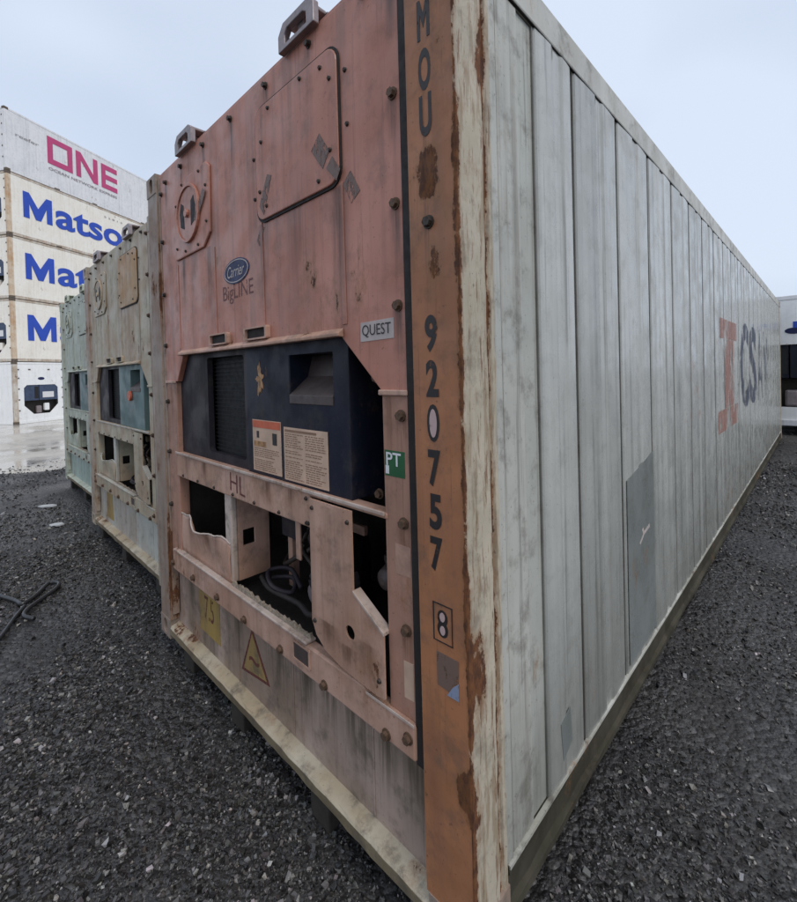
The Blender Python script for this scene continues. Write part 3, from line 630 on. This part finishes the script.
    # bolt rows on the flanges and the header
    bolts(r, BOLTR, [(-.238, z) for z in (2.79, 2.463, 2.137, 1.833, 1.502, 1.176, .850)], yU)
    bolts(r, BOLT, [(-2.214, z) for z in (2.75, 2.46, 2.14, 1.83, 1.49, 1.184, .86)], yU)
    bolts(r, BOLT, [(-2.138, 2.80), (-1.895, 2.812), (-1.591, 2.818), (-1.283, 2.822), (-.962, 2.824), (-.654, 2.829), (-.36, 2.83)], yU)
    # --- upper panel furniture
    yH = yU-.012
    hp = MB().prism(rrect(-1.043, -.490, 2.282, 2.745, .055), yH, yU).build('access_hatch', pal['hatch'], r, .004)
    g = MB().ring(rrect(-1.052, -.481, 2.272, 2.753, .06), rrect(-1.043, -.490, 2.282, 2.745, .055), yU-.006, yU-.0002).build('gasket', M['gasket'], hp)
    bolts(hp, SCREW, [(-.99, 2.60), (-.93, 2.715), (-.70, 2.722), (-.575, 2.70), (-.525, 2.64), (-.53, 2.40), (-.60, 2.315), (-.96, 2.33), (-1.01, 2.40)], yH)
    bolts(r, SCREW, [(-.455, 2.64), (-.45, 2.46), (-1.075, 2.56), (-1.075, 2.39)], yU)
    vp = MB().prism([(-1.985, 2.30), (-1.60, 2.30), (-1.52, 2.36), (-1.510, 2.69), (-1.55, 2.72), (-1.80, 2.72), (-1.95, 2.66), (-1.99, 2.56)], yH, yU).build('vent_plate', pal['upper'], r, .006)
    cd = MB(); n = 28; cx, cz = -1.775, 2.515
    cir = [(cx+.155*math.cos(2*math.pi*k/n), cz+.155*math.sin(2*math.pi*k/n)) for k in range(n)]; ci2 = [(cx+.140*math.cos(2*math.pi*k/n), cz+.140*math.sin(2*math.pi*k/n)) for k in range(n)]
    cd.ring(cir, ci2, yH-.014, yH-.0003).cyl((cx, yH-.001, cz), .1395, -.006, n=n).cyl((cx, yH-.007, cz), .022, -.014, n=10)
    cd.build('vent_disc', pal['upper'], vp, .002)
    for s in (-1, 1):
        MB().prism([(cx+s*.045, cz-.075), (cx+s*.095, cz-.055), (cx+s*.105, cz+.02), (cx+s*.085, cz+.075), (cx+s*.05, cz+.055)], yH-.0085, yH-.007).build('vent_slot', M['black'], vp)
    bolts(vp, SCREW, [(-1.95, 2.60), (-1.95, 2.36), (-1.86, 2.695), (-1.63, 2.695), (-1.55, 2.60), (-1.55, 2.42), (-1.66, 2.325), (-1.83, 2.325)], yH)
    # lifting brackets standing on the header
    for x in (-.70, -1.79):
        q = MB()
        o_ = [(x-.115, 2.862), (x-.115, 2.925), (x-.08, 2.962), (x+.08, 2.962), (x+.115, 2.940), (x+.115, 2.862)]
        i_ = [(x-.070, 2.880), (x-.070, 2.915), (x-.055, 2.932), (x+.050, 2.932), (x+.070, 2.920), (x+.070, 2.880)]
        q.ring(o_, i_, -.012, .014); q.ring(o_, i_, .075, .10); q.box(x-.08, x+.08, .0145, .0745, 2.948, 2.962); q.box(x-.02, x+.02, .014, .075, 2.885, 2.947)
        q.build('lifting_bracket', pal['lug'], r, .004)
    return r

pal1 = dict(cast=M['leftpost'], postf=M['post_front'], posts=M['post_side'], lpost=M['leftpost'], sill=M['sill'], lowdark=M['bottom_rail'], upper=M['salmon'], rail=M['top_rail'],
            brail=M['bottom_rail'], side=M['side'], flange=M['flange'], pink=M['pink'], white=M['lip'], foam=M['foam'], unit=M['navy'], unit2=M['greyunit'], hood=M['brown_vent'], low=M['low_panel'], hatch=M['salmon'], lug=M['steel'])
c1 = near_container((0, 0, 0), 0, 'salmon-pink refrigerated container numbered 9207578 with rusty peeling corner post', pal1, hero=True, seed=3)
pal2 = dict(pal1, cast=M['tanpost'], postf=M['tanpost'], posts=M['tanpost'], lpost=M['tanpost'], upper=M['tan'], flange=M['tan'], pink=M['tan'], unit=M['teal'], unit2=M['greyunit'], low=M['tanlow'], hatch=M['rusthatch'], white=M['tanlow'])
c2 = near_container((-2.96, .20, 0), 0, 'tan and grey refrigerated container with rust-orange hatch, beside the salmon one', pal2, seed=5)
pal3 = dict(pal1, cast=M['mint'], postf=M['mint'], posts=M['mint'], lpost=M['mint'], sill=M['mint'], upper=M['mint'], flange=M['mint'], pink=M['mint'], unit=M['teal'], unit2=M['greyunit'], low=M['mintlow'], hatch=M['mint'], white=M['mint'], lug=M['mint'])
c3 = near_container((-6.04, .43, 0), 0, 'pale mint green refrigerated container at the end of the near row', pal3, seed=8)

patch_front('yellow_stripe', M['yellow'], c2, [(-1.98, .15), (-1.72, .15), (-1.74, .455), (-1.96, .455)], .055, .002)
MB().cyl((-.86, .03, 1.48), .045, -.02, n=14).build('red_cap', M['orange_label'], c2, .004)

# --- hero container: long side built panel by panel
Ys = [.360, .455, .780, 1.275, 1.775, 2.285, 2.775, 3.24]
while Ys[-1] < 11.2: Ys.append(Ys[-1]+.49)
Ys[-1] = 11.325
zb, zt = .168, 2.772
bx('side_strip', M['side_strip'], c1, -.05, -.006, .176, .215, zb, zt, .006)
bx('side_panel', M['side_strip'], c1, -.05, -.010, .221, .352, zb, zt, .006)
bx('side_panel', M['side_rib'], c1, -.05, -.017, .353, .455, zb, zt, .004)
_pm = {}
for a, b_ in zip(Ys[1:-1], Ys[2:]):
    wd = round(b_-a, 3)
    if wd not in _pm:
        m = MB(); g = .004; h = wd/2
        # pan profile: folded edges, faintly bowed face, one pressed line
        prof = [(-h+g, -.045), (-h+g, -.020), (-h+.014, -.007), (-h*.5, -.0045), (-.035, -.0035), (-.012, -.0085), (.035, -.0085), (.058, -.0035), (h*.6, -.0045), (h-.034, -.0065), (h-.018, -.012), (h-g, -.024), (h-g, -.045)]
        n = len(prof); vs = [(x, y, z) for z in (zb, .9, 1.6, 2.2, zt) for y, x in prof]; 
        fs = [(k*n+j, k*n+j+1, (k+1)*n+j+1, (k+1)*n+j) for k in range(4) for j in range(n-1)]
        m.add(vs, fs); _pm[wd] = m.mesh('side_panel', M['side'])
        bm = bmesh.new(); bm.from_mesh(_pm[wd])
        if sum(f.normal.x*f.calc_area() for f in bm.faces) < 0: bmesh.ops.reverse_faces(bm, faces=bm.faces)
        bm.to_mesh(_pm[wd]); bm.free()
    link_mesh('side_panel', _pm[wd], c1, (0, (a+b_)/2, 0))
for y in Ys[1:-1]: bx('seam_sealant', M['seam'], c1, -.03, -.0095+random.uniform(-.0015, .001), y-.0045, y+.0025, zb+.004, zt-.004, 0)
bx('inner_wall', M['gasket'], c1, -.07, -.052, .176, 11.32, .17, 2.77, 0)
bx('rail_edge', M['rail_edge'], c1, -.014, .0005, .182, 11.3, .156, .1675, 0)
# black strip in the seam, painting the shadow line under the top rail
bx('rail_shadow_strip', M['gasket'], c1, -.012, -.004, .182, 11.31, 2.7725, 2.7745, 0)
MB().prism([(1.305, .20), (1.750, .20), (1.752, 1.165), (1.305, 1.085)], -.0035, -.0015, ax='x').build('repair_patch', M['patch'], c1)
MB().prism([(1.48, .735), (1.495, .725), (1.56, .758), (1.66, .772), (1.655, .79), (1.56, .775), (1.545, .80), (1.525, .79), (1.54, .765)], -.0015, -.0008, ax='x').build('scratch', M['white_label'], c1)
MB().prism([(.545, .372), (.625, .392), (.635, .262), (.56, .232)], -.004, -.0022, ax='x').build('sticker', M['patch'], c1)
b = MB()
for a0, a1, q0, q1 in ((3.82, 5.05, 1.00, 1.20), (4.22, 4.78, 1.205, 1.86), (3.95, 5.0, 1.865, 2.05)):
    b.prism([(a0, q0), (a1, q0), (a1, q1), (a0, q1)], -.0030, -.0015, ax='x')
b.build('faded_emblem', M['pink_logo'], c1)
for i, ch in enumerate('CSAV'):
    text(ch, M['navy_logo' if i < 2 else 'navy_logo2'], c1, 5.28+i*.84, 5.28+i*.84+.74, 1.10, 2.10, -.0012, 'side', 'logo_letter', bold=.03)

# --- hero container: writing on the post
yT = .0015
def vt(s, z1, z0, x0=-.124, x1=-.080): text(s, M['ink'], c1, x0, x1, z0, z1, yT, 'front', 'number', bold=.036)
b = MB()
for pl in ([(-.124, 2.545), (-.114, 2.545), (-.114, 2.655), (-.124, 2.655)], [(-.090, 2.545), (-.080, 2.545), (-.080, 2.655), (-.090, 2.655)], [(-.114, 2.655), (-.114, 2.615), (-.102, 2.575), (-.102, 2.612)], [(-.090, 2.655), (-.090, 2.615), (-.102, 2.575), (-.102, 2.612)]): b.prism(pl, yT-.0005, yT+.0008)
b.build('number', M['ink'], c1)
for s, z1, z0 in (('O', 2.520, 2.405), ('U', 2.395, 2.280), ('9', 1.790, 1.686), ('2', 1.665, 1.562), ('0', 1.542, 1.437), ('7', 1.415, 1.312), ('5', 1.292, 1.192), ('7', 1.172, 1.075)): vt(s, z1, z0)
def oval(cx, cz, rx, rz, n=16): return [(cx+rx*math.cos(2*math.pi*k/n), cz+rz*math.sin(2*math.pi*k/n)) for k in range(n)]
patch_front('pale_fill', M['pale_print'], c1, oval(-.102, 1.489, .013, .040), yT-.0002, .0008)
vt('8', .972, .895, -.106, -.068)
for dz in (.952, .915): patch_front('pale_fill', M['pale_print'], c1, oval(-.087, dz, .009, .013), yT-.0002, .0008)
MB().ring([(-.120, .880), (-.052, .880), (-.052, .988), (-.120, .988)], [(-.117, .883), (-.055, .883), (-.055, .985), (-.117, .985)], .0005, .0018).build('number_frame', M['ink'], c1)
link_mesh('bolt', bolt_mesh('bolt', M['bolt'], .014), c1, (-.100, .003, 2.044))
patch_front('torn_sticker', M['torn_label'], c1, [(-.110, .755), (-.036, .750), (-.036, .850), (-.110, .850)], .0025)
patch_front('sticker_scrap', M['pale_blue'], c1, [(-.075, .742), (-.036, .742), (-.036, .790), (-.055, .772)], .0008)
# --- writing and labels on the unit front
yU = .016
bd = patch_front('oval_badge', M['blue_badge'], c1, oval(-1.270, 2.120, .125, .058, 28), yU, .003)
text('Carrier', M['white_label'], bd, -1.355, -1.188, 2.095, 2.147, yU-.0042, shear=.3)
MB().ring(oval(-1.270, 2.120, .118, .052, 28), oval(-1.270, 2.120, .113, .048, 28), yU-.0042, yU-.0032).build('badge_ring', M['white_label'], bd)
text('BigLINE', M['ink_red'], c1, -1.415, -1.118, 1.975, 2.065, yU-.0012)
q = patch_front('name_label', M['white_label'], c1, [(-.412, 1.735), (-.260, 1.738), (-.258, 1.800), (-.410, 1.797)], yU, .0015)
text('QUEST', M['ink_solid'], q, -.402, -.270, 1.747, 1.788, yU-.0030)
q = patch_front('green_sticker', M['green_label'], c1, [(-.316, 1.312), (-.230, 1.312), (-.230, 1.392), (-.316, 1.392)], yU+.002, .0012)
text('PT', M['white_print'], q, -.308, -.244, 1.345, 1.386, yU-.0005, bold=.012)
bx('pale_half', M['white_print'], q, -.312, -.297, yU-.0002, yU+.0006, 1.318, 1.344, 0)
text('HL', M['ink_red'], c1, -1.395, -1.245, 1.085, 1.172, yU-.0055, bold=-.006, skew=-.012)
for quad, yq in (([(-.640, 2.435), (-.590, 2.480), (-.535, 2.400), (-.575, 2.350)], .0035), ([(-.555, 2.345), (-.520, 2.375), (-.478, 2.318), (-.500, 2.285)], .0035), ([(-.480, 2.270), (-.440, 2.305), (-.395, 2.225), (-.440, 2.195)], .0155),
                 ([(-.950, 2.455), (-.915, 2.440), (-.985, 2.300), (-1.020, 2.345)], .0035), ([(-1.030, 2.270), (-1.005, 2.255), (-1.050, 2.185), (-1.070, 2.215)], .0155), ([(-1.570, 2.590), (-1.535, 2.560), (-1.660, 2.440), (-1.690, 2.465)], -.0035)):
    patch_front('tape_strip', M['tape'], c1, quad, yq, .0012)
yP = .033
q = patch_front('warning_label', M['cream_label'], c1, [(-1.193, 1.208), (-.953, 1.208), (-.953, 1.437), (-1.193, 1.437)], yP, .0015)
bx('label_head', M['orange_label'], q, -1.190, -.956, yP-.0026, yP-.0017, 1.402, 1.434, 0)
bx('label_band', M['star'], q, -1.180, -1.075, yP-.0026, yP-.0017, 1.318, 1.342, 0)
bx('label_mark', M['ink'], q, -1.02, -.985, yP-.0026, yP-.0017, 1.335, 1.385, 0); bx('label_mark', M['ink'], q, -1.155, -1.135, yP-.0026, yP-.0017, 1.357, 1.387, 0)
def print_lines(par, cols, z0, z1, step, mat):
    b = MB(); z = z0
    while z < z1:
        for a0, a1 in cols:
            x = a0; end = a1-random.uniform(0, .35)*(a1-a0)
            while x < end:
                l = random.uniform(.008, .026); b.box(x, min(x+l, end), yP-.0023, yP-.0017, z, z+step*.38); x += l+random.uniform(.003, .007)
        z += step*(1 if random.random() > .12 else 1.8)
    b.build('print_lines', mat, par)
print_lines(q, [(-1.180, -.965)], 1.216, 1.308, .0085, M['label_line'])
q = patch_front('data_label', M['cream_label'], c1, [(-.930, 1.203), (-.630, 1.203), (-.630, 1.420), (-.930, 1.420)], yP, .0015)
print_lines(q, [(-.920, -.79), (-.775, -.64)], 1.212, 1.395, .0088, M['label_line'])
bx('label_head', M['label_line'], q, -.92, -.70, yP-.0026, yP-.0017, 1.402, 1.411, 0)
star = []
for k in range(46):
    a = 2*math.pi*k/46; rr = (.030+.026*max(0, math.cos(2*a))**2+.012*math.cos(5*a+1))*random.uniform(.82, 1.18); star.append((-1.115+rr*.9*math.sin(a), 1.615+rr*1.15*math.cos(a)))
patch_front('peeling_sticker', M['star'], c1, star, yP, .0015)
# lower panel signs, flange labels
q = patch_front('yellow_sign', M['yellow'], c1, [(-1.935, .185), (-1.665, .185), (-1.665, .455), (-1.935, .455)], .055, .002)
text('7.5', M['ink_red'], q, -1.86, -1.74, .27, .40, .0522)
q = patch_front('warning_triangle', M['ink_red'], c1, [(-1.425, .175), (-1.150, .215), (-1.305, .425)], .055, .0015)
patch_front('triangle_face', M['yellow'], q, [(-1.398, .194), (-1.176, .226), (-1.304, .400)], .0533, .001)
text('~', M['ink_red'], q, -1.34, -1.24, .255, .285, .0520, bold=.01)
patch_front('flange_label', M['flange_label'], c1, [(-.280, 1.012), (-.216, 1.016), (-.216, 1.106), (-.280, 1.106)], yU+.002, .001) and None
patch_front('flange_label', M['cream_label'], c1, [(-.256, .637), (-.216, .640), (-.216, .754), (-.256, .750)], yU+.002, .001)

# ------------------------------------------------------------------ dunnage blocks under the near row
def block(x, y, zt_, w_, d_, lab, grp):
    zg = float(gz(x, y))-.03; o = MB().box(-w_/2, w_/2, -d_/2, d_/2, 0, zt_-zg).build('timber_block', M['timber'], None, .008)
    o.location = (x, y, zg); o.rotation_euler.z = random.uniform(-.08, .08); tag(o, lab, 'block', grp)
for x, w_ in ((-.77, 'below the drain port'), (-1.48, 'below the warning triangle'), (-2.12, 'below the yellow sign')): block(x, .13, .009, .13, .17, 'wet timber block under the salmon container sill, '+w_, 'blocks under the salmon container')
for x, w_ in ((-3.3, 'beside the salmon container'), (-4.3, 'between two other blocks'), (-5.2, 'beside the mint container')): block(x, .33, .009, .13, .17, 'wet timber block under the tan container sill, '+w_, 'blocks under the tan container')
for x, w_ in ((-6.4, 'beside the tan container'), (-7.3, 'between two other blocks'), (-8.3, 'at the open end of the row')): block(x, .56, .009, .13, .17, 'wet timber block under the mint container sill, '+w_, 'blocks under the mint container')

# ------------------------------------------------------------------ stacked containers far off
def far_container(body, postm, railm, unitm, L=12.192):
    r = empty('stacked_container')
    bx('right_side_wall', body, r, -.06, -.012, .15, L-.15, .14, H-.12, 0); bx('left_side_wall', body, r, -W+.012, -W+.06, .15, L-.15, .14, H-.12, 0)
    bx('roof', body, r, -W+.03, -.03, .05, L-.05, H-.06, H-.03, 0); bx('floor', railm, r, -W+.03, -.03, .05, L-.05, .05, .14, 0); bx('rear_wall', body, r, -W+.14, -.14, L-.08, L-.02, .02, H-.08, 0)
    for x in (0, -W+.15):
        for y in (0, L-.17): bx('corner_post', postm, r, x-.15, x-.002, y+.002, y+.168, .119, H-.119, .01)
        for y in (0, L-.178):
            for z in (0, H-.118): bx('corner_casting', M['casting'], r, x-.155, x+.003, y-.003, y+.18, z, z+.118, .012)
    for x in (-.09, -W+.002):
        bx('top_rail', railm, r, x, x+.088, .182, L-.182, H-.115, H-.02, .01); bx('bottom_rail', railm, r, x, x+.088, .182, L-.182, .01, .135, .01)
    for y in (2.2, 4.3, 7.6, 9.8): bx('rail_pocket', M['casting'], r, -.01, .006, y, y+.28, .02, .075, 0)
    bx('front_header', railm, r, -W+.155, -.155, .02, .12, H-.115, H-.02, .01); bx('front_sill', railm, r, -W+.155, -.155, .0, .12, .01, .14, .01)
    oc = octo(-2.02, -.42, .42, 1.80, .14, .42); out = octo(-W+.152, -.152, .142, H-.117, .02)
    MB().ring(out, oc, .03, .06).build('front_panel', body, r, .004)
    u_ = bx('unit_panel', unitm, r, -2.04, -1.32, .07, .12, 1.06, 1.82, .01); bx('control_box', unitm, r, -1.30, -.42, .05, .12, 1.06, 1.82, .01)
    bx('data_label', M['white_print'], r, -1.16, -.62, .044, .049, 1.18, 1.46, 0); bx('fan_opening', M['black'], r, -1.52, -1.34, .064, .0695, 1.15, 1.72, 0)
    bx('machinery_bay', M['bay'], r, -2.04, -.40, .25, .26, .40, 1.05, 0); bx('bay_lining', M['bay'], r, -2.04, -.40, .06, .25, .39, .41, 0)
    bx('compressor', M['steel'], r, -1.40, -1.15, .12, .24, .42, .80, .05); bx('condensate_box', body, r, -1.02, -.80, .10, .24, .55, .90, .03)
    MB().prism(oval(-1.22, 2.10, .16, .07, 16), .024, .0295).build('oval_badge', M['blue_badge'], r)
    for x in (-1.8, -.9): bx('header_hinge', M['casting'], r, x, x+.10, .02, .0295, 2.5, 2.56, 0)
    for z in (.6, 1.1, 1.6, 2.1, 2.5):
        for x in (-.20, -W+.20): bx('hinge_bolt', M['casting'], r, x-.03, x+.03, .015, .0295, z, z+.06, 0)
    return r
SB = Vector((-25.89, 1.285, -.335)); a_ = -.5324; TH = -a_; SU = Vector((math.sin(a_), math.cos(a_), 0)); HT = 2.9
# bottom tier: end-on containers, corner flush with the stack
base = far_container(M['white'], M['gappost'], M['white'], M['bluegrey_unit'])
for k in range(5):
    o = base if k == 0 else copy_tree(base)
    o.location = SB+SU*(2.4385*(k+1)); o.rotation_euler.z = TH+math.pi/2
    tag(o, ['white refrigerated container end at ground level under the stack, showing its dark blue unit', 'second ground-level container end from the stack corner, white', 'middle ground-level container end under the stack, white', 'fourth ground-level container end from the stack corner, white', 'last ground-level container end under the stack, white'][k], 'container', 'end-on containers under the stack')
mats = far_container(M['cream'], M['rustpost'], M['gappost'], M['bluegrey_unit'])
b = MB()
def bar(p): b.prism(p, -.006, .004, ax='x')
q0, q1 = 1.00, 2.22
bar([(.68, q0), (.95, q0), (.95, q1), (.68, q1)]); bar([(1.77, q0), (2.04, q0), (2.04, q1), (1.77, q1)])
bar([(.95, q1), (.95, q1-.52), (1.24, q0+.02), (1.36, q0+.02), (1.36, q0+.58)]); bar([(1.77, q1), (1.77, q1-.52), (1.48, q0+.02), (1.36, q0+.02), (1.36, q0+.58)])
b.build('logo_letter', M['royal'], mats)
text('atson', M['royal'], mats, 2.20, 7.30, .97, 2.12, .004, 'side', 'logo_letters', bold=.026)
text('M A T U', M['thin_print'], mats, 9.6, 11.0, 2.25, 2.40, .004, 'side', 'small_print'); 
text('5 2 8 1 3', M['thin_print'], mats, 5.0, 6.2, 2.40, 2.50, .004, 'side', 'small_print')
for k in range(3):
    o = mats if k == 0 else copy_tree(mats); o.location = SB+Vector((0, 0, HT*(k+1))); o.rotation_euler.z = TH
    tag(o, ['cream container with blue Matson lettering, resting on the ground-level containers', 'middle cream container with blue Matson lettering, between two others like it', 'cream container with blue Matson lettering, directly under the magenta-lettered one'][k], 'container', 'containers with blue lettering')
one = far_container(M['greywhite'], M['greywhite'], M['greywhite'], M['bluegrey_unit'])
# ONE: square ring, N, E
b = MB(); q0, q1, tk = 1.18, 2.52, .27
def bar(p): b.prism(p, -.006, .004, ax='x')
bar([(1.92, q0), (3.22, q0), (3.22, q0+tk), (1.92, q0+tk)]); bar([(1.92, q1-tk), (3.22, q1-tk), (3.22, q1), (1.92, q1)]); bar([(1.92, q0+tk), (1.92+tk, q0+tk), (1.92+tk, q1-tk), (1.92, q1-tk)]); bar([(3.22-tk, q0+tk), (3.22, q0+tk), (3.22, q1-tk), (3.22-tk, q1-tk)])
b.build('logo_letter', M['magenta'], one); b = MB()
bar([(3.42, q0), (3.42+tk, q0), (3.42+tk, q1), (3.42, q1)]); bar([(4.42, q0), (4.42+tk, q0), (4.42+tk, q1), (4.42, q1)]); bar([(3.42+tk, q1), (3.42+tk, q1-.42), (4.42, q0), (4.42, q0+.42)])
b.build('logo_letter', M['magenta'], one); b = MB()
bar([(4.92, q0), (4.92+tk, q0), (4.92+tk, q1), (4.92, q1)])
for z in (q0, (q0+q1-tk)/2, q1-tk): bar([(4.92+tk, z), (5.95, z), (5.95, z+tk), (4.92+tk, z+tk)])
b.build('logo_letter', M['magenta'], one)
text('OCEAN NETWORK EXPRESS', M['thin_print'], one, 1.95, 5.90, .86, 1.00, .004, 'side', 'small_print', bold=.01); text('reefer', M['thin_print'], one, .45, 1.5, 1.75, 1.90, .004, 'side', 'small_print')
one.location = SB+Vector((0, 0, HT*4)); one.rotation_euler.z = TH
tag(one, 'grey-white container with large magenta ONE letters on top of the stack', 'container')
# container end closing the lane beyond the grey side
rb = far_container(M['white'], M['white'], M['greywhite'], M['navy'])
rb.location = (1.42, 12.0, .20); tag(rb, 'white refrigerated container end with dark unit, closing the lane beyond the long grey side', 'container')
text('MAERSK', M['royal'], rb, -1.30, -.6, 2.05, 2.2, .028, 'front', 'logo_letters') if False else bx('blue_sticker', M['royal'], rb, -1.24, -.75, .022, .0295, 2.16, 2.30, 0)
block(1.3, 12.15, .202, .22, .28, 'timber block under the corner of the container that closes the lane', None)

# ------------------------------------------------------------------ things lying on the gravel
def lay(name, mat, pts, rad, label, cat):
    o = MB().tube([(0, 0, 0) if False else (x, y, float(gz(x, y))+rad*.9+.012) for x, y in pts], rad, 8, 6).build(name, mat, None, smooth=True)
    c = Vector((pts[0][0], pts[0][1], 0)); tag(o, label, cat); return o
lay('hose', M['hose'], [(-4.9, -.98), (-4.35, -.74), (-4.0, -.60), (-3.86, -.56), (-3.98, -.46), (-4.16, -.36), (-4.10, -.30), (-3.98, -.34), (-3.84, -.45), (-3.70, -.55), (-3.60, -.575), (-3.51, -.53)], .016, 'black rubber hose lying in a hooked loop on the gravel', 'hose')
lay('rod', M['hose'], [(-3.80, -.555), (-3.62, -.63), (-3.37, -.73), (-3.1, -.86), (-2.85, -1.0)], .014, 'straight dark pipe lying on the gravel across the hose loop', 'pipe')
for i, (x, y, s) in enumerate(((-7.2, .02, .16), (-6.1, -.03, .10))):
    b = MB().prism([(-s, -.02), (-s*.3, -.045), (s*.8, -.03), (s, .02), (s*.2, .05), (-s*.7, .03)], 0, .02, ax='z'); o = b.build('scrap', M['scrap'], None, .004)
    o.location = (x, y, float(gz(x, y))+.012); o.rotation_euler = (.1, -.08, .5); tag(o, ['large white scrap lying on the gravel near the mint container', 'small white scrap lying on the gravel near the mint container'][i], 'scrap')
